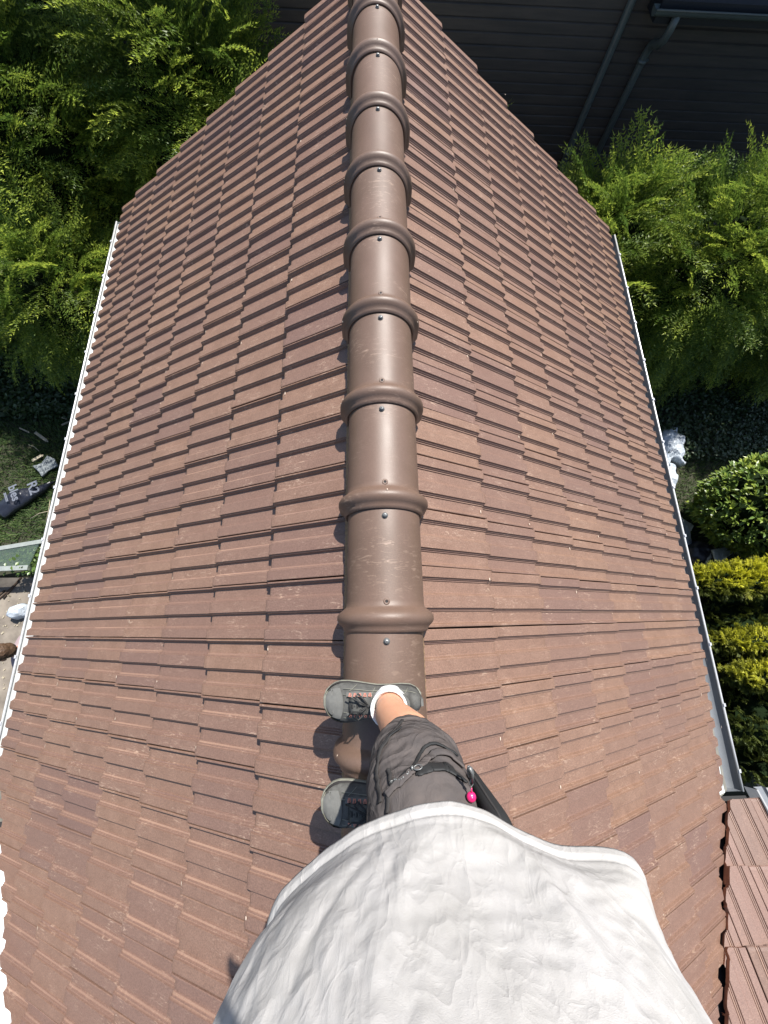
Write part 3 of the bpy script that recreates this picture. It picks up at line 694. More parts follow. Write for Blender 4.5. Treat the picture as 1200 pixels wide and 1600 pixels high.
golden((5.0, -.4), [((5.2, .42, -3.22), (1.5, .19, .20), 1900, 1.1), ((5.3, .02, -3.78), (1.45, .46, .52), 1500, .07), ((5.3, -.30, -3.27), (1.35, .11, .15), 1000, 1.1), ((5.3, -.45, -3.75), (1.3, .3, .5), 800, .07),
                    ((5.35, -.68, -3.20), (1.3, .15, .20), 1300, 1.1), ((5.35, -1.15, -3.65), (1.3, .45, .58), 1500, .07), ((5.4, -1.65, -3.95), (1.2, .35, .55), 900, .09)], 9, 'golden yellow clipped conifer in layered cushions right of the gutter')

# ------------------------------------------------------------------ things on the ground
def sheet(name, pts, z0, m, label, cat, amp=.05, seed=0, thick=.0, group=None, puff=.0, loc=None):
    """crumpled sheet or bag from an outline (plan) filled by a fan grid"""
    P = [Vector((x, y)) for x, y in pts]; c = sum(P, Vector((0, 0))) / len(P); b = MB(); rings = []
    dense = []
    for i in range(len(P)):
        for q in range(4): dense.append(P[i].lerp(P[(i + 1) % len(P)], q / 4))
    rs = np.linspace(0.02, 1, 12); top = []
    for r_ in rs:
        ring = []
        for p in dense:
            x, y = c.lerp(p, r_); nz = amp * (noise.noise(Vector((x * 6, y * 6, seed))) + .6 * abs(noise.noise(Vector((x * 17, y * 13, seed + 3)))))
            ring.append((x, y, z0 + puff * math.sqrt(max(0, 1 - r_ ** 2.5)) + nz + amp))
        top.append(ring)
    bot = [[(x, y, z0) for x, y, _ in top[-1]], [(c.x + (x - c.x) * .02, c.y + (y - c.y) * .02, z0) for x, y, _ in top[-1]]]
    b.grid(top + bot, 0, 0, True, True, True)
    o = b.build(name, m); cx, cy = c.x, c.y
    o.data.transform(Matrix.Translation((-cx, -cy, -z0))); o.location = (cx, cy, z0)
    return tag(o, label, cat, group)
bag = sheet('rubble_sack', [(-5.82, 1.72), (-5.62, 2.0), (-5.42, 2.08), (-5.2, 2.12), (-5.0, 2.2), (-5.12, 2.02), (-5.32, 1.84), (-5.6, 1.60)], GZ + .06, M['bagb'], 'dark blue rubble sack with pale print lying on the lawn', 'sack', .03, 2, puff=.07)
def lettering(txt, size, loc, rz, parent, m, tilt=0):
    cu = bpy.data.curves.new('lettering', 'FONT'); cu.body = txt; cu.size = size; cu.extrude = .0015; cu.align_x = 'CENTER'; cu.align_y = 'CENTER'; cu.offset = .004
    to = bpy.data.objects.new('lettering_src', cu); col.objects.link(to); dg = bpy.context.evaluated_depsgraph_get()
    me = bpy.data.meshes.new_from_object(to.evaluated_get(dg)); bpy.data.objects.remove(to)
    me.materials.clear(); me.materials.append(m); o = bpy.data.objects.new('lettering', me); col.objects.link(o); o.parent = parent
    o.location = loc; o.rotation_euler = (0, 0, rz); return o
lettering('R2', .20, (.20, .10, .150), R(-62), bag, M['ink']); lettering('bles', .17, (-.06, .02, .150), R(-62), bag, M['ink']); lettering('===', .09, (-.17, -.05, .145), R(-62), bag, M['ink'])
sheet('plastic_sheet', [(-5.38, 2.46), (-5.26, 2.50), (-5.20, 2.64), (-5.10, 2.60), (-5.0, 2.47), (-5.14, 2.39), (-5.20, 2.28), (-5.26, 2.36)], GZ + .05, M['cloth'], 'crumpled grey sheet on the lawn beside the left gutter', 'sheet', .03, 5)
for i, (x, y, L_, a, lb) in enumerate([(-5.38, 2.98, .26, -35, 'pale wooden offcut on the lawn, nearest the middle of the left lawn'), (-5.36, 2.60, .15, 38, 'short pale offcut beside the crumpled grey sheet'),
                                       (-5.14, 3.34, .16, -20, 'thin pale stick high on the lawn near the ivy'), (-5.05, 3.22, .11, 30, 'small pale splinter close to the left gutter near the ivy'), (-5.68, 3.10, .16, -25, 'thin curved stick on the lawn at the left edge')]):
    b = MB(); b.box((0, 0, .03), (L_ / 2, .022 if i < 2 else .010, .009)); b.add([(L_ / 2, -.018, .02), (L_ / 2 + .03, 0, .025), (L_ / 2, .018, .035)], [(0, 1, 2)])
    o = b.build('wood_offcut', M['scrap'], label=lb, cat='wood scrap', group='pale wood scraps on the left lawn'); o.location = (x, y, GZ + .04); o.rotation_euler.z = R(a)
for i, (x, y, L_, a) in enumerate([(-5.10, 1.66, .30, 25), (-5.0, 1.72, .34, -88), (-5.45, 2.78, .22, -30)]):
    b = MB(); b.tube([(-L_ / 2, 0, .03), (0, .02, .045), (L_ / 2, 0, .03)], .005, 6); o = b.build('straw_stalk', M['scrap'], label=['dry stalk lying below the rubble sack, slanting', 'dry stalk lying below the rubble sack, pointing at the viewer', 'dry stalk between the offcuts and the grey sheet'][i], cat='stalk', group='dry stalks on the left lawn'); o.location = (x, y, GZ + .04); o.rotation_euler.z = R(a)
sheet('white_bag', [(4.90, 3.03), (5.06, 3.12), (5.31, 3.16), (5.37, 3.08), (5.34, 2.70), (5.28, 2.46), (5.13, 2.60), (4.98, 2.42), (4.88, 2.6)], GZ + .03, M['bagw'], 'large crumpled translucent white bag on the shaded grass by the right gutter', 'plastic bag', .11, 8, puff=.07, group='white plastic bags right of the house')
sheet('white_bag', [(4.90, 2.55), (5.12, 2.52), (5.16, 2.44), (5.10, 2.2), (5.0, 1.98), (4.88, 2.2)], GZ + .03, M['bagw'], 'smaller white bag touching the large one from below', 'plastic bag', .08, 9, puff=.06, group='white plastic bags right of the house')
sheet('white_bag', [(4.85, 1.62), (5.02, 1.62), (5.26, 1.44), (5.17, 1.32), (5.14, 1.1), (5.0, .98), (4.85, 1.1)], GZ + .03, M['bagw'], 'flat white paper-like bag lying between the laurel and the gutter', 'plastic bag', .02, 10, puff=.10, group='white plastic bags right of the house')
sheet('black_bag', [(5.02, 1.08), (5.16, 1.18), (5.34, 1.10), (5.55, 1.0), (5.6, .82), (5.3, .72), (5.05, .75), (4.95, .9)], GZ + .03, M['bagb'], 'shiny black bin bag beside the golden conifer', 'plastic bag', .06, 11, puff=.20)
sheet('clear_sheet', [(5.2, .98), (5.42, 1.02), (5.5, .92), (5.36, .84), (5.22, .80)], GZ + .34, M['bagw'], 'small clear plastic sheet lying on the black bin bag', 'plastic sheet', .03, 12)

# glass cold frame on the left
cf = empty('cold_frame', (-5.2, .95, GZ), label='low glazed frame with grey metal rails beside the patio', cat='cold frame')
b = MB(); b.box((-5.55, .985, -4.10), (.95, .028, .022), rz=R(10)); b.build('rail', M['frame'], cf)
b = MB(); b.box((-5.55, .76, -4.13), (.80, .032, .022), rz=R(2)); b.build('rail', M['frame'], cf)
b = MB(); b.add([(-6.45, .86, -4.085), (-4.65, 1.13, -4.085), (-4.75, .78, -4.115), (-6.45, .74, -4.115), (-6.45, .86, -4.093), (-4.65, 1.13, -4.093), (-4.75, .78, -4.123), (-6.45, .74, -4.123)], [(0, 3, 2, 1), (4, 5, 6, 7), (0, 1, 5, 4), (2, 3, 7, 6)]); b.build('glass_pane', M['glass'], cf)
for x, y in ((-6.4, .86), (-4.7, 1.10), (-4.78, .78), (-6.3, .75)):
    b = MB(); b.box((x, y, -4.36), (.02, .02, .24)); b.build('leg', M['frame'], cf)
leaf_patch(500, (-5.1, -4.6, .72, 1.1, .5), .055, M['laurel'], 'weed_clump', label='straggly weeds at the corner of the glazed frame', cat='weeds', kind='stuff')
sheet('white_sack', [(-5.16, .28), (-5.02, .33), (-4.93, .30), (-4.92, .15), (-5.05, .10), (-5.17, .14)], GZ + .06, M['bagw'], 'crumpled white sack on the patio by the left gutter', 'sack', .04, 21, puff=.12)
for i, (x, y, a, L_) in enumerate([(-5.35, .45, 50, .5), (-5.25, .55, 60, .35), (-5.5, .35, 48, .45)]):
    b = MB(); b.tube([(-L_ / 2, 0, 0), (L_ / 2, 0, 0)], .012, 6); o = b.build('branch', M['bark'], label=['longest bare twig on the patio', 'short bare twig nearest the glazed frame', 'bare twig on the patio at the very left edge'][i], cat='twig', group='bare twigs on the patio'); o.location = (x, y, GZ + .075); o.rotation_euler.z = R(a)
b = MB(); rr_ = random.Random(4)
for q in range(260):
    x, y = rr_.uniform(-6.4, -4.7), rr_.uniform(-.9, .6); s_ = rr_.uniform(.005, .018); b.box((x, y, GZ + .065), (s_, s_ * .7, .006), rz=rr_.uniform(0, 3))
b.build('rubble_crumbs', M['scrap'], label='pale crumbs and leaf litter scattered on the patio', cat='litter', kind='stuff')

# ------------------------------------------------------------------ people
def remesh(mb, name, mats, parent, voxel=.006, smooth=6, fn=None, label=None):
    o = mb.build(name, mats, None)
    m = o.modifiers.new('r', 'REMESH'); m.mode = 'VOXEL'; m.voxel_size = voxel
    s = o.modifiers.new('s', 'SMOOTH'); s.factor = .5; s.iterations = smooth
    dg = bpy.context.evaluated_depsgraph_get(); me = bpy.data.meshes.new_from_object(o.evaluated_get(dg))
    bpy.data.objects.remove(o); me.name = name
    V = np.empty(len(me.vertices) * 3); me.vertices.foreach_get('co', V); V = V.reshape(-1, 3)
    if fn:
        N_ = np.empty(len(V) * 3); me.vertices.foreach_get('normal', N_); N_ = N_.reshape(-1, 3)
        V = fn(V, N_); me.vertices.foreach_set('co', V.ravel())
    me.polygons.foreach_set('use_smooth', np.ones(len(me.polygons), bool))
    me.materials.clear()
    for mt in (mats if isinstance(mats, list) else [mats]): me.materials.append(mt)
    me.update(); o = bpy.data.objects.new(name, me); col.objects.link(o)
    if parent: o.parent = parent
    if label: o['label'] = label
    return o

def limb(mb, pts, rad, n=16, flat=None):
    mb.tube(pts, rad, n)
    for p, r_ in zip(pts, rad): mb.ball(p, r_ * .995, n=8)

def head(mb, c, fw, s=1.0):
    """c head centre, fw facing direction (unit, roughly horizontal)"""
    c = Vector(c); f = Vector(fw).normalized(); up = Vector((0, 0, 1)); up = (up - f * up.dot(f)).normalized(); l = up.cross(f)
    Rm = Matrix((f, l, up)).transposed()
    T = lambda x, y, z: c + Rm @ Vector((x * s, y * s, z * s))
    mb.ball(T(-.012, 0, .022), (.098 * s, .078 * s, .092 * s), rot=Rm); mb.ball(T(.028, 0, -.045), (.062 * s, .058 * s, .072 * s), rot=Rm)
    mb.ball(T(.062, 0, -.092), (.022 * s, .026 * s, .016 * s), rot=Rm)
    mb.tube([T(.080, 0, .012), T(.102, 0, -.022), T(.084, 0, -.034)], [.008 * s, .014 * s, .009 * s], 8)
    mb.ball(T(.083, 0, -.056), (.012 * s, .026 * s, .006 * s), rot=Rm, n=8); mb.ball(T(.081, 0, -.068), (.012 * s, .022 * s, .006 * s), rot=Rm, n=8)
    for sg in (-1, 1):
        mb.ball(T(.074, sg * .032, .012), (.014 * s, .020 * s, .012 * s), rot=Rm, n=8)
        mb.ball(T(-.010, sg * .080, -.008), (.018 * s, .009 * s, .032 * s), rot=Rm, n=8)
    return T, Rm

def hand(mb, p, d, palm_n, curl=.5, s=1.0):
    """palm from wrist p along d; palm normal palm_n (side fingers curl to)"""
    d = Vector(d).normalized(); nrm = Vector(palm_n); nrm = (nrm - d * nrm.dot(d)).normalized(); sd_ = d.cross(nrm)
    p = Vector(p); Rm = Matrix((d, sd_, nrm)).transposed()
    mb.ball(p + d * .045 * s, (.052 * s, .042 * s, .017 * s), rot=Rm, n=10)
    for q, (off, ln) in enumerate(((-.031, .070), (-.011, .080), (.010, .074), (.030, .060))):
        a = p + d * .080 * s + sd_ * off * s; k1 = (d - nrm * -curl * .6).normalized(); b1 = a + k1 * ln * .45 * s
        k2 = (d * (1 - curl) + nrm * curl * 1.2).normalized(); c1 = b1 + k2 * ln * .32 * s; k3 = (d * (1 - 1.5 * curl) + nrm * curl * 1.6).normalized(); e = c1 + k3 * ln * .25 * s
        mb.tube([a - d * .02, a, b1, c1, e], [.0098 * s, .0096 * s, .0088 * s, .0080 * s, .0066 * s], 8); mb.ball(e, .0068 * s, n=5)
    a = p + d * .025 * s - sd_ * .034 * s; b1 = a + (d * .7 - sd_ * .7).normalized() * .034 * s; e = b1 + (d * .8 - sd_ * .15 + nrm * .5).normalized() * .028 * s
    mb.tube([a + sd_ * .012, a, b1, e], [.013 * s, .012 * s, .0105 * s, .0085 * s], 8); mb.ball(e, .0088 * s, n=5)

# ---- the photographer on the ridge, facing left (-X), leaning a little
man = empty('person', (0, -.36, .11), label='person in white T-shirt, grey shorts and grey trainers standing on the ridge', cat='person')
b = MB()
limb(b, [(.045, -.285, .52), (.036, -.262, .40), (.000, -.238, .26), (.004, -.231, .19)], [.060, .058, .042, .040])
limb(b, [(.035, -.455, .52), (.030, -.470, .40), (.006, -.490, .26), (.008, -.493, .19)], [.060, .056, .037, .036])
limb(b, [(.06, -.36, .86), (.045, -.30, .56)], [.065, .055]); limb(b, [(.06, -.46, .86), (.035, -.455, .56)], [.065, .055])
for yy in (-.232, -.495): b.ball((-.03, yy, .150), (.12, .036, .022), n=12)
b.ball((.06, -.43, .92), (.11, .105, .13)); b.ball((.035, -.435, 1.05), (.12, .105, .16)); b.ball((.04, -.42, 1.25), (.105, .13, .18)); b.ball((.05, -.40, 1.40), (.09, .19, .08))
limb(b, [(.045, -.40, 1.42), (.03, -.40, 1.53)], [.058, .054])
T, Rm = head(b, (.0, -.40, 1.64), (-.97, .12, -.22))
limb(b, [(.055, -.235, 1.42), (.15, -.11, 1.60), (.02, .030, 1.66)], [.050, .040, .027]); hand(b, (.02, .030, 1.66), (-1, .1, .05), (0, .2, -1), .45)
limb(b, [(.055, -.585, 1.415), (.07, -.66, 1.16), (-.10, -.62, 1.02)], [.052, .042, .029]); hand(b, (-.10, -.62, 1.02), (-1, .1, -.2), (0, .6, -.3), .35)
body = remesh(b, 'body', M['skin'], man, .007, 5)
# hair
b = MB(); b.ball(T(-.022, 0, .040), (.100, .086, .092), rot=Rm); b.ball(T(-.055, 0, -.01), (.062, .076, .08), rot=Rm)
remesh(b, 'hair', M['hair'], man, .006, 3, lambda V, N_: V + N_ * np.array([.004 * noise.noise(Vector(p * 60)) for p in V])[:, None])

# shorts
b = MB()
limb(b, [(.060, -.420, .88), (.055, -.395, .75), (.040, -.325, .655), (.032, -.296, .58), (.034, -.282, .515)], [.085, .086, .098, .093, .090], 24)
limb(b, [(.060, -.455, .86), (.045, -.465, .74), (.030, -.465, .60), (.030, -.468, .505)], [.095, .092, .090, .088], 24)
b.ball((.055, -.43, .90), (.11, .105, .10), n=14)
def pants_fn(V, N_):
    out = V.copy()
    for i, p in enumerate(V):
        v = Vector(p); k = .007 * noise.noise(Vector((v.x * 9 + v.z * 7, v.y * 9, v.z * 16))) + .004 * abs(noise.noise(Vector((v.x * 24, v.y * 24, v.z * 40 + v.x * 20)))) + .0014 * noise.noise(v * 90)
        out[i] = p + N_[i] * k
        # squash the rounded cap at the hem to a flat cut edge
        if out[i][2] < .452: out[i][2] = .452 + (out[i][2] - .452) * .1
    return out
pants = remesh(b, 'shorts', M['pants'], man, .006, 5, pants_fn)

# T-shirt: loose tube, open hem, draped folds
def smooth_interp(x, xs, ys): 
    return float(np.interp(x, xs, ys))
ZK = [0.0, .10, .22, .36, .50, .62, .72, .80, .86]      # height above the hem
SX = [.045, .034, .022, .020, .036, .045, .052, .052, .050]   # centre x
SA = [.240, .254, .247, .212, .190, .160, .135, .095, .070]   # half depth
SC = [-.428, -.43, -.435, -.44, -.425, -.40, -.40, -.40, -.40]
SB = [.166, .160, .152, .146, .170, .205, .210, .140, .075]
NU, NV = 300, 190
HEM = [(.285, -.40, .80), (.308, -.330, .80), (.298, -.298, .80), (.250, -.300, .795), (.206, -.303, .79), (.150, -.285, .78), (.108, -.261, .775), (.06, -.249, .77), (.01, -.258, .76), (-.074, -.294, .73), (-.135, -.343, .70), (-.201, -.401, .68),
       (-.215, -.45, .68), (-.19, -.53, .69), (-.10, -.585, .71), (.05, -.60, .76), (.20, -.585, .78), (.27, -.52, .80)]
HA = np.array([math.atan2(y + .43, x - .045) % (2 * math.pi) for x, y, z in HEM]); o_ = np.argsort(HA); HA = HA[o_]; HP = np.array(HEM)[o_]
_g = np.linspace(0, 2 * math.pi, 181)[:-1]; _p = np.stack([np.interp(_g, np.concatenate([HA - 2 * math.pi, HA, HA + 2 * math.pi]), np.concatenate([HP[:, q]] * 3)) for q in range(3)], 1)
for _ in range(7): _p = (_p * 2 + np.roll(_p, 1, 0) + np.roll(_p, -1, 0)) / 4
HA, HP = _g, _p
HA = np.concatenate([HA - 2 * math.pi, HA, HA + 2 * math.pi]); HP = np.concatenate([HP] * 3)
rows = []
for iv in range(NV):
    h = .86 * (iv / (NV - 1)) ** 1.0; row = []
    cx, a_, cy, b_ = (np.interp(h, ZK, q) for q in (SX, SA, SC, SB))
    for iu in range(NU):
        ph = 2 * math.pi * iu / NU; ca, sa = math.cos(ph), math.sin(ph)
        n_ = (1.85 if ca < 0 else 3.0) + (.35 if ca < 0 else -.6) * min(1, h / .4); x = cx + a_ * math.copysign(abs(ca) ** (2 / n_), ca); y = cy + b_ * math.copysign(abs(sa) ** (2 / n_), sa)
        tiltz = .74 + .17 * (x - .05) * max(0, 1 - h / .5)
        z = tiltz + h * .86
        hx, hy, hz = (np.interp(math.atan2(b_ * sa, a_ * ca) % (2 * math.pi), HA, HP[:, q]) for q in range(3)); wq = max(0, 1 - h / .16); wq = wq * wq * (3 - 2 * wq)
        x = x * (1 - wq) + hx * wq; y = y * (1 - wq) + hy * wq; z = z * (1 - wq) + (hz + h * .86) * wq
        fade = max(0, 1 - h / .75)
        # large draping folds running up from the hem, tapering
        f = 0; rp_ = .04 + .96 * min(1, max(0, h - .02) / .14)
        for (p0, slope, wd, am) in ((1.47, -1.5, .055, .011), (1.33, -.55, .07, .006), (1.62, .9, .06, .007), (1.80, 2.0, .06, -.006), (2.35, 1.5, .10, -.006), (.75, -.5, .09, .006), (2.75, .6, .08, .007), (.35, -.3, .10, .006), (3.3, .3, .2, .008), (4.4, 0, .3, .014), (5.4, .2, .3, .014)):
            dd = (ph - (p0 + slope * h * .9)) / (wd * (.7 + 2.2 * h)); f += am * math.exp(-abs(dd) ** 1.6) * min(1, max(0, h - .015) * 5) * fade
        u_ = ph * .24; wz = noise.noise(Vector((u_ * 5, h * 4, 3)))
        dg_ = (ph - 1.5) * .9                       # crumples fan out from the raised side of the hem
        a1, a2 = u_ + dg_ * h * .5, h - .35 * abs(u_ - .36)
        f += rp_ * .42 * (.0090 * wz + .0034 * (1 - 2.2 * abs(noise.noise(Vector((a1 * 26 + wz * 1.5, a2 * 9, 1))))) + .0022 * (1 - 2.2 * abs(noise.noise(Vector((a1 * 20 - a2 * 22 + wz, a2 * 16 + a1 * 12, 5))))) + .0014 * noise.noise(Vector((a1 * 75, a2 * 45, 9))) + .0006 * noise.noise(Vector((a1 * 190, a2 * 150, 2))))
        nx, ny = math.copysign(abs(ca) ** (2 - 2 / n_), ca) / a_, math.copysign(abs(sa) ** (2 - 2 / n_), sa) / b_; l = math.hypot(nx, ny)
        f -= .007 * min(1, h / .05) * max(0, 1 - h / .3); hem = -.0026 * math.exp(-((h - .028) / .0035) ** 2) - .002 * math.exp(-((h - .022) / .0025) ** 2) + .002 * (h < .022)
        # hem dips and kicks
        zz = z + (.004 * noise.noise(Vector((ph * 1.7, 3, 1))) + .0025 * noise.noise(Vector((ph * 6, 8, 1)))) * max(0, 1 - h / .15)
        row.append((x + nx / l * (f + hem), y + ny / l * (f + hem), zz))
    rows.append(row)
b = MB(); b.grid(rows, 0, 0, True, True)
shirt = b.build('t_shirt', M['shirt'], man)
so_ = shirt.modifiers.new('thick', 'SOLIDIFY'); so_.thickness = .0022; so_.offset = -1
# sleeves
b = MB(); b.tube([(.05, -.26, 1.39), (.080, -.20, 1.465), (.110, -.165, 1.52)], [.085, .075, .070], 20, caps=False)
b.tube([(.05, -.55, 1.40), (.063, -.63, 1.31), (.068, -.655, 1.22)], [.085, .078, .072], 20, caps=False)
o = b.build('sleeve', M['shirt'], shirt); mm = o.modifiers.new('thick', 'SOLIDIFY'); mm.thickness = .003

# socks + shoes
def shoe(x_toe, yc, z0, rz, lab):
    L_ = .290
    root = None
    st = [0, .04, .10, .20, .32, .45, .56, .66, .75, .83, .90, .955, .985, 1.0]
    hw = [.012, .030, .039, .042, .041, .043, .048, .053, .056, .056, .050, .038, .025, .009]
    tp = [.070, .088, .094, .090, .086, .084, .083, .074, .062, .053, .046, .038, .031, .022]
    cy_ = [0, 0, 0, 0, 0, .0, .001, .002, .003, .004, .005, .007, .008, .009]
    def place(v):
        return v
    up = MB(); rings = []; 
    for i, t in enumerate(np.linspace(0, 1, 60)):
        w_ = np.interp(t, st, hw); h_ = np.interp(t, st, tp); c_ = np.interp(t, st, cy_); x = -L_ * t
        ring = []
        for k in range(29):
            a = math.pi * k / 28; ca, sa = math.cos(a), math.sin(a)
            # opening for the ankle between t .06 and .36
            e = .75 if t < .45 else .85
            yy = c_ + w_ * math.copysign(abs(ca) ** e, ca) * (1 - .10 * sa); zz = .018 + (h_ - .018) * abs(sa) ** .8
            op = math.exp(-((t - .31) / .16) ** 4) * max(0, sa - .55) / .45
            zz -= .030 * op * (1 - .3 * abs(ca))
            # panel seams
            for ts in (.50, .80): zz -= .0016 * math.exp(-((t - ts - .05 * abs(ca)) / .006) ** 2)
            ring.append((x, yy, zz))
        rings.append(ring)
    up.grid(rings, 0, 0, False, True, True)
    o = up.build('shoe', M['shoe'], man, label=lab)
    # sole
    s = MB(); P = []
    prof_s = [(-.003, .000), (.0015, .003), (.003, .010), (.0028, .019), (.0008, .023)]
    outl = []
    for t in np.linspace(0, 1, 40): outl.append((t, 1))
    for t in np.linspace(1, 0, 40): outl.append((t, -1))
    for dz_w, zz in prof_s:
        ring = []
        for t, sg in outl:
            w_ = np.interp(t, st, hw); c_ = np.interp(t, st, cy_); x = -L_ * t
            ex = (t - .5) * 2; ring.append((x - dz_w * (1 if ex > .9 else -1 if ex < -.9 else 0), c_ + sg * (w_ + dz_w), zz + .010 * max(0, (t - .86) / .14) ** 2))
        P.append(ring)
    s.grid(P, 0, 0, True, True, False, True); s.build('sole', M['sole'], o)
    def topz(t, y):
        w_ = np.interp(t, st, hw); h_ = np.interp(t, st, tp); c_ = np.interp(t, st, cy_); ca = max(-1, min(1, (y - c_) / w_)); sa = math.sqrt(max(0, 1 - abs(ca) ** (1 / .85 * 2)))
        return .018 + (h_ - .018) * sa ** .8
    # toe cap overlay
    c = MB(); P = []
    for t in np.linspace(.80, .985, 16):
        w_ = np.interp(t, st, hw) * .93; c_ = np.interp(t, st, cy_); ring = []
        for k in range(15):
            u_ = -1 + 2 * k / 14; tt = t + (.035 * u_ * u_ if t < .9 else 0); tt = min(tt, .985); y = c_ + u_ * w_ * (.80); ring.append((-L_ * tt, y, topz(tt, y) + .0022))
        P.append(ring)
    c.grid(P, 0, 0, False, True, True); c.build('toe_cap', M['shoe2'], o)
    # heel tab
    c = MB(); c.box((-.004, 0, .066), (.0035, .010, .020)); c.build('heel_tab', M['shoe2'], o)
    # tongue, padded collar
    c = MB(); P = []
    for t in np.linspace(.44, .72, 8):
        P.append([(-L_ * t, y, topz(t, y) + .006 + .020 * max(0, (.54 - t) / .1)) for y in np.linspace(-.021, .021, 9)])
    c.grid(P, 0, 0, False, True, True); tg = c.build('tongue', M['shoe'], o); mm = tg.modifiers.new('thick', 'SOLIDIFY'); mm.thickness = .005
    c = MB(); pts = []
    for k in range(25):
        a = 2 * math.pi * k / 24; t = .32 + .165 * math.cos(a); y = .031 * math.sin(a)
        pts.append((-L_ * t, y, .094 + .014 * math.cos(a) * (1 if math.cos(a) > 0 else -.5)))
    c.tube(pts, .0062, 8, caps=False); c.build('collar_padding', M['shoe'], o)
    # eyestay panels + eyelets + laces
    for sg in (-1, 1):
        c = MB(); P = []
        for t in np.linspace(.51, .77, 8):
            P.append([(-L_ * t, sg * y, topz(t, sg * y) + .0028) for y in np.linspace(.020, .034, 5)])
        c.grid(P, 0, 0, False, True, sg > 0); c.build('eyestay', M['shoe2'], o)
    ey = []
    for q in range(5):
        t = .53 + .05 * q
        for sg in (-1, 1):
            y = sg * .0235; z_ = topz(t, y) + .005; ey.append((t, sg, (-L_ * t, y, z_)))
            c = MB(); c.tube([(-L_ * t - .001, y + sg * .009, z_ - .003), (-L_ * t - .0035, y + sg * .001, z_ + .0028), (-L_ * t + .0035, y + sg * .001, z_ + .0028), (-L_ * t + .002, y + sg * .009, z_ - .003)], .0013, 6); c.build('eyelet', M['coral'], o)
    c = MB(); pt = {(round(t, 3), sg): Vector(p) for t, sg, p in ey}; ks = [round(.53 + .05 * q, 3) for q in range(5)]
    for q in range(5):
        A_, B_ = pt[(ks[q], -1)], pt[(ks[q], 1)]; mid = (A_ + B_) / 2 + Vector((0, 0, .008)); c.tube([A_, A_.lerp(mid, .6), mid, B_.lerp(mid, .6), B_], .0027, 6)
        if q < 4:
            for s1 in (-1, 1):
                A2, B2 = pt[(ks[q], s1)], pt[(ks[q + 1], -s1)]; mid = (A2 + B2) / 2 + Vector((0, 0, .010)); c.tube([A2, mid, B2], .0027, 6)
    for sg in (-1, 1):
        # dark foxing band, and pale stitching rows along the panels
        g_ = MB(); P = []
        for t in np.linspace(.02, .99, 40):
            w_ = np.interp(t, st, hw); c_ = np.interp(t, st, cy_); h1 = .030 + .010 * (t > .8) * (t - .8) / .2 + .016 * max(0, (.22 - t) / .22); P.append([(-L_ * t, c_ + sg * (w_ + .0018), .020), (-L_ * t, c_ + sg * (w_ * .985 + .0016), .5 * (.02 + h1)), (-L_ * t, c_ + sg * (w_ * .955 + .0008), h1)])
        g_.grid(P, 0, 0, False, True, sg < 0); g_.build('foxing_band', M['pants_d'], o)
        for (ta, tb, ya, yb) in ((.47, .52, .98, .55), (.50, .80, .50, .42), (.40, .80, .80, .70), (.06, .40, .70, .86), (.14, .20, .95, .35), (.66, .74, .95, .60)):
            g_ = MB(); g_.tube([(-L_ * t, np.interp(t, st, cy_) + sg * np.interp(t, st, hw) * y, topz(t, sg * np.interp(t, st, hw) * y) - (.030 * math.exp(-((t - .31) / .16) ** 4) * max(0, math.sqrt(max(0, 1 - y * y)) - .55) / .45) + .0012) for t, y in zip(np.linspace(ta, tb, 9), np.linspace(ya, yb, 9))], .00085, 5); g_.build('stitching', M['sole'], o)
    # bow: two loops and two ends
    k0 = (pt[(ks[0], -1)] + pt[(ks[0], 1)]) / 2 + Vector((-.006, 0, .012)); rr2 = random.Random(int(yc * 1000))
    for sg in (-1, 1):
        c.tube([k0, k0 + Vector((-.012, sg * .020, .007)), k0 + Vector((-.028, sg * .034, -.002)), k0 + Vector((-.036, sg * .026, .0)), k0 + Vector((-.022, sg * .008, .006)), k0], .0026, 6)
        c.tube([k0, k0 + Vector((-.018, sg * .012, .007)), k0 + Vector((-.044, sg * .017 + .006, .004)), k0 + Vector((-.060, sg * .026, -.008))], .0020, 6)
    c.ball(k0, .0055, n=6); c.build('shoelace', M['lace'], o)
    o.rotation_euler.z = rz; o.location = (x_toe + L_ * math.cos(rz), yc - (-L_) * 0, z0)
    return o
def place_shoe(o, toe, heel, z0):
    d = Vector(toe) - Vector(heel); a = math.atan2(d.y, d.x) + math.pi
    o.location = Vector((heel[0], heel[1], z0)); o.rotation_euler = (0, 0, a)
sR = shoe(0, 0, 0, 0, None); place_shoe(sR, (-.195, -.236), (.100, -.226), .112)
sL = shoe(0, 0.001, 0, 0, None); place_shoe(sL, (-.192, -.500), (.100, -.490), .112)
for (x, y), (x2, y2) in (((.006, -.229), (-.002, -.234)), ((.008, -.492), (.006, -.492))):
    b = MB(); a = np.linspace(0, 2 * math.pi, 25)[:-1]; P = []
    for z_, r_, rx_ in ((.150, .044, 1.3), (.175, .045, 1.16), (.205, .0475, 1.08), (.228, .0490, 1.04), (.236, .0500, 1.04), (.238, .047, 1.04), (.230, .043, 1.04), (.215, .036, 1.0)):
        f_ = (z_ - .15) / .09; P.append([(x + (x2 - x) * f_ + r_ * rx_ * math.cos(q), y + (y2 - y) * f_ + r_ * math.sin(q), z_ + (.0012 if (i_ % 2) else 0)) for i_, q in enumerate(a)])
    b.grid(P, 0, 0, True, True); b.build('sock', M['sock'], man)

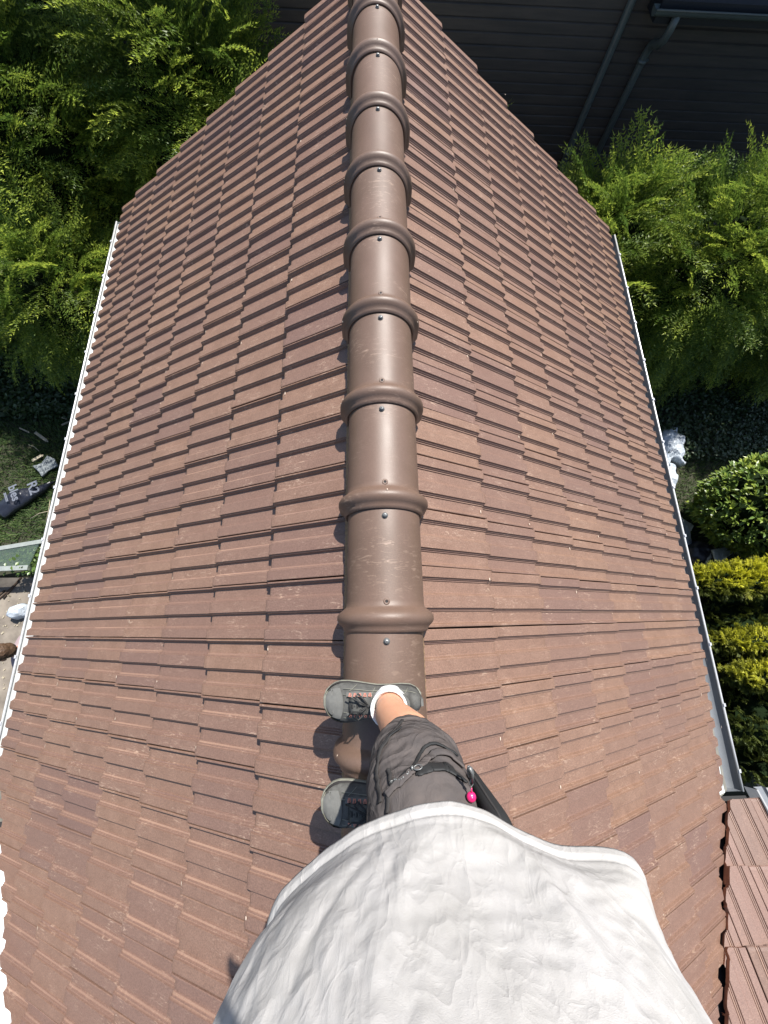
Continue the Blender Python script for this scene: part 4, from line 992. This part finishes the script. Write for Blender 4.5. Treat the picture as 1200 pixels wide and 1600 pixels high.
# ---- the man standing on the ground beside the left eave
man2 = empty('person', (-3.80, -.25, GZ), label='brown haired person in a faded mauve T-shirt standing below the left gutter, facing away', cat='person')
cx, cy = -3.80, -.25; b = MB()
for sg in (-1, 1):
    limb(b, [(cx + .02, cy + sg * .09, GZ + .90), (cx - .01, cy + sg * .10, GZ + .48), (cx + .02, cy + sg * .11, GZ + .09)], [.088, .058, .036])
    b.ball((cx - .05, cy + sg * .11, GZ + .05), (.13, .045, .045), n=10)
    limb(b, [(cx + .01, cy + sg * .19, GZ + 1.40), (cx + .0, cy + sg * .25, GZ + 1.14), (cx - .18, cy + sg * .22, GZ + 1.02)], [.052, .042, .029]); hand(b, (cx - .18, cy + sg * .22, GZ + 1.02), (-1, 0, -.1), (0, -sg, -.3), .4)
b.ball((cx + .02, cy, GZ + .95), (.12, .17, .13)); b.ball((cx, cy, GZ + 1.13), (.11, .15, .16)); b.ball((cx + .01, cy, GZ + 1.30), (.115, .18, .17)); b.ball((cx + .01, cy, GZ + 1.42), (.085, .19, .07))
limb(b, [(cx + .01, cy, GZ + 1.44), (cx - .01, cy, GZ + 1.56)], [.058, .055])
T2, Rm2 = head(b, (cx - .02, cy, GZ + 1.66), (-.93, -.30, -.22), 1.05)
remesh(b, 'body', M['skin2'], man2, .009, 4)
b = MB(); b.ball(T2(-.020, 0, .036), (.104, .088, .098), rot=Rm2); b.ball(T2(-.055, 0, -.012), (.064, .078, .082), rot=Rm2)
remesh(b, 'hair', M['hair'], man2, .007, 2, lambda V, N_: V + N_ * np.array([.005 * noise.noise(Vector(p * 50)) + .003 * noise.noise(Vector(p * 120)) for p in V])[:, None])
b = MB(); b.ball((cx + .01, cy, GZ + 1.02), (.145, .19, .16)); b.ball((cx + .01, cy, GZ + 1.30), (.14, .205, .18)); b.ball((cx + .01, cy, GZ + 1.42), (.11, .215, .085))
for sg in (-1, 1): limb(b, [(cx + .01, cy + sg * .18, GZ + 1.39), (cx + .005, cy + sg * .235, GZ + 1.20)], [.078, .068])
remesh(b, 't_shirt', M['mauve'], man2, .009, 4, lambda V, N_: V + N_ * np.array([.008 * noise.noise(Vector(p * 11)) for p in V])[:, None])
b = MB(); b.ball((cx + .02, cy, GZ + .93), (.14, .185, .13))
for sg in (-1, 1): limb(b, [(cx + .02, cy + sg * .09, GZ + .88), (cx - .005, cy + sg * .10, GZ + .48), (cx + .01, cy + sg * .11, GZ + .12)], [.105, .075, .062])
remesh(b, 'trousers', M['pants_d'], man2, .009, 4)
for sg in (-1, 1):
    b = MB(); b.ball((cx - .05, cy + sg * .11, GZ + .055), (.145, .052, .058), n=12); b.box((cx - .05, cy + sg * .11, GZ + .018), (.13, .042, .016)); remesh(b, 'boot', M['shoe'], man2, .008, 3)

# trim on the shorts: laid on the cloth surface by nearest point
def on_surface(o, pts, off=.003):
    me = o.data; bv = BVHTree.FromPolygons([v.co.copy() for v in me.vertices], [tuple(p.vertices) for p in me.polygons]); out = []
    for p in pts:
        q, n_, _, _ = bv.find_nearest(Vector(p)); out.append((q + n_ * off, n_))
    return out
def catmull(pts, k=6):
    P = [Vector(p) for p in pts]; P = [P[0]] + P + [P[-1]]; out = []
    for i in range(1, len(P) - 2):
        for q in range(k):
            t = q / k; a, b_, c, d = P[i - 1:i + 3]
            out.append(.5 * ((2 * b_) + (c - a) * t + (2 * a - 5 * b_ + 4 * c - d) * t * t + (3 * b_ - a - 3 * c + d) * t ** 3))
    out.append(P[-2]); return out
def ribbon(pts, width, m, name, off=.003, parent=None, thick=.0018, taper=False):
    S_ = on_surface(pants, catmull(pts), off); b = MB(); rows = []
    for i, (p, n_) in enumerate(S_):
        t = (S_[min(i + 1, len(S_) - 1)][0] - S_[max(0, i - 1)][0]).normalized(); s_ = t.cross(n_).normalized()
        w_ = width * (math.sin(math.pi * (i + .5) / len(S_)) ** .6 if taper else 1)
        rows.append([p + s_ * w_ * q + n_ * (.0012 if abs(q) < .4 else 0) for q in (-.5, -.3, .3, .5)])
    b.grid(rows, smooth=True); o = b.build(name, m, parent or man); mm = o.modifiers.new('t', 'SOLIDIFY'); mm.thickness = thick; mm.offset = 0; return o
ribbon([(-.0413, -.251, .7095), (-.0238, -.2339, .7095), (.0026, -.2183, .7046), (.0322, -.2094, .6806), (.058, -.2114, .655), (.0885, -.2244, .64), (.112, -.245, .645)], .013, M['pants'], 'pocket_band', .0045, thick=.003)
ribbon([(-.037, -.2424, .7044), (-.0192, -.2264, .7029), (.0061, -.2132, .6913), (.036, -.2096, .6519), (.0648, -.2105, .6286), (.1056, -.2353, .6224)], .005, M['blackfab'], 'pocket_zip', .003)
ribbon([(.0150, -.2180, .715), (.0361, -.2135, .7015), (.0571, -.2136, .6877), (.0783, -.2193, .6858), (.0922, -.2295, .6867), (.1096, -.2467, .69)], .024, M['blackfab'], 'pocket_opening', .0022, taper=True)
ribbon([(.0115, -.1979, .5342), (-.0204, -.2104, .5881), (-.0394, -.2283, .6072), (-.0505, -.2431, .6351), (-.0542, -.2556, .6698), (-.0544, -.2665, .7019)], .007, M['pants_d'], 'side_seam', .003)
ribbon([(.0058, -.1998, .571), (-.0141, -.2069, .5855), (-.0292, -.2178, .5922), (-.0393, -.2272, .6037)], .004, M['blackfab'], 'pocket_zip', .0035)
ribbon([(-.0323, -.229, .6666), (-.0359, -.2403, .7028), (-.0426, -.2568, .7174), (-.0498, -.2732, .7287)], .006, M['pants_d'], 'side_seam', .0035)
# zip pull and chain lying on the cloth
ch = on_surface(pants, catmull([(-.0335, -.2352, .6968), (-.0235, -.2305, .7038), (-.0134, -.2253, .7096), (-.0007, -.2194, .7067), (.010, -.2161, .7037)], 5), .006)
c = MB()
for i, (p, n_) in enumerate(ch[:-1]):
    d = (ch[i + 1][0] - p); s_ = d.cross(n_).normalized(); l = d.length * .62; dn = d.normalized(); up_ = n_ if i % 2 else s_
    c.tube([p - dn * l * .3, p + up_ * .0022, p + dn * l, p + dn * l * .5 - up_ * .0022, p - dn * l * .3], .0011, 6)
p, n_ = ch[-3]; p2, n2_ = ch[-1]; c.tube([p + n_ * .004, p2 + n2_ * .004], .0036, 8)
ctr = p2 + n2_ * .004 + (p2 - p).normalized() * .008; e1 = (p2 - p).normalized(); e2 = e1.cross(n2_).normalized()
c.tube([ctr + e1 * .007 * math.cos(q) + e2 * .005 * math.sin(q) for q in np.linspace(0, 2 * math.pi, 14)], .0010, 6, caps=False)
c.build('zip_pull', M['steel'], man)
# black pouch strap hanging on the hip with metal clips and a pink bead
b = MB(); Lf = catmull([(.112, -.262, .655), (.117, -.279, .72), (.121, -.290, .76), (.118, -.325, .80)], 5); Rt = catmull([(.117, -.248, .655), (.136, -.270, .72), (.145, -.288, .765), (.140, -.325, .80)], 5)
b.grid([[l_, l_.lerp(r_, .3) + Vector((.003, .006, 0)), l_.lerp(r_, .7) + Vector((.003, .006, 0)), r_, r_ + Vector((.012, -.03, 0))] for l_, r_ in zip(Lf, Rt)])
o = b.build('hip_strap', M['blackfab'], man); mm = o.modifiers.new('t', 'SOLIDIFY'); mm.thickness = .004
b = MB(); b.tube([p + Vector((.001, .0085, 0)) for p in [l_.lerp(r_, .45) for l_, r_ in zip(Lf, Rt)]], .0022, 6); b.build('piping', M['pants_d'], o)
tw_ = lambda *p: tuple(c + (q - c) * .905 for q, c in zip(p, CAM))     # hang the clips on the outer face of the strap
b = MB(); b.tube([tw_(.112, -.240, .665), tw_(.118, -.244, .662), tw_(.121, -.252, .66), tw_(.118, -.262, .657), tw_(.113, -.258, .658), tw_(.111, -.248, .661), tw_(.112, -.240, .665)], .0016, 6)
b.tube([tw_(.112, -.240, .672), tw_(.117, -.250, .668), tw_(.119, -.266, .660)], .0026, 6); b.tube([tw_(.118, -.262, .657), tw_(.120, -.270, .655), tw_(.117, -.277, .652), tw_(.114, -.270, .654), tw_(.118, -.262, .657)], .0014, 6)
b.build('snap_hook', M['steel'], man)
b = MB(); b.ball(tw_(.1175, -.292, .648), (.0075, .0075, .006), n=10); b.tube([tw_(.118, -.277, .652), tw_(.1175, -.285, .650)], .0012, 6); b.build('pink_bead', M['pink'], man)

# children of these things were built in world coordinates
for r_ in (house, nb, man, man2, cf):
    for c_ in r_.children: c_.matrix_parent_inverse = Matrix.Translation(-r_.location)
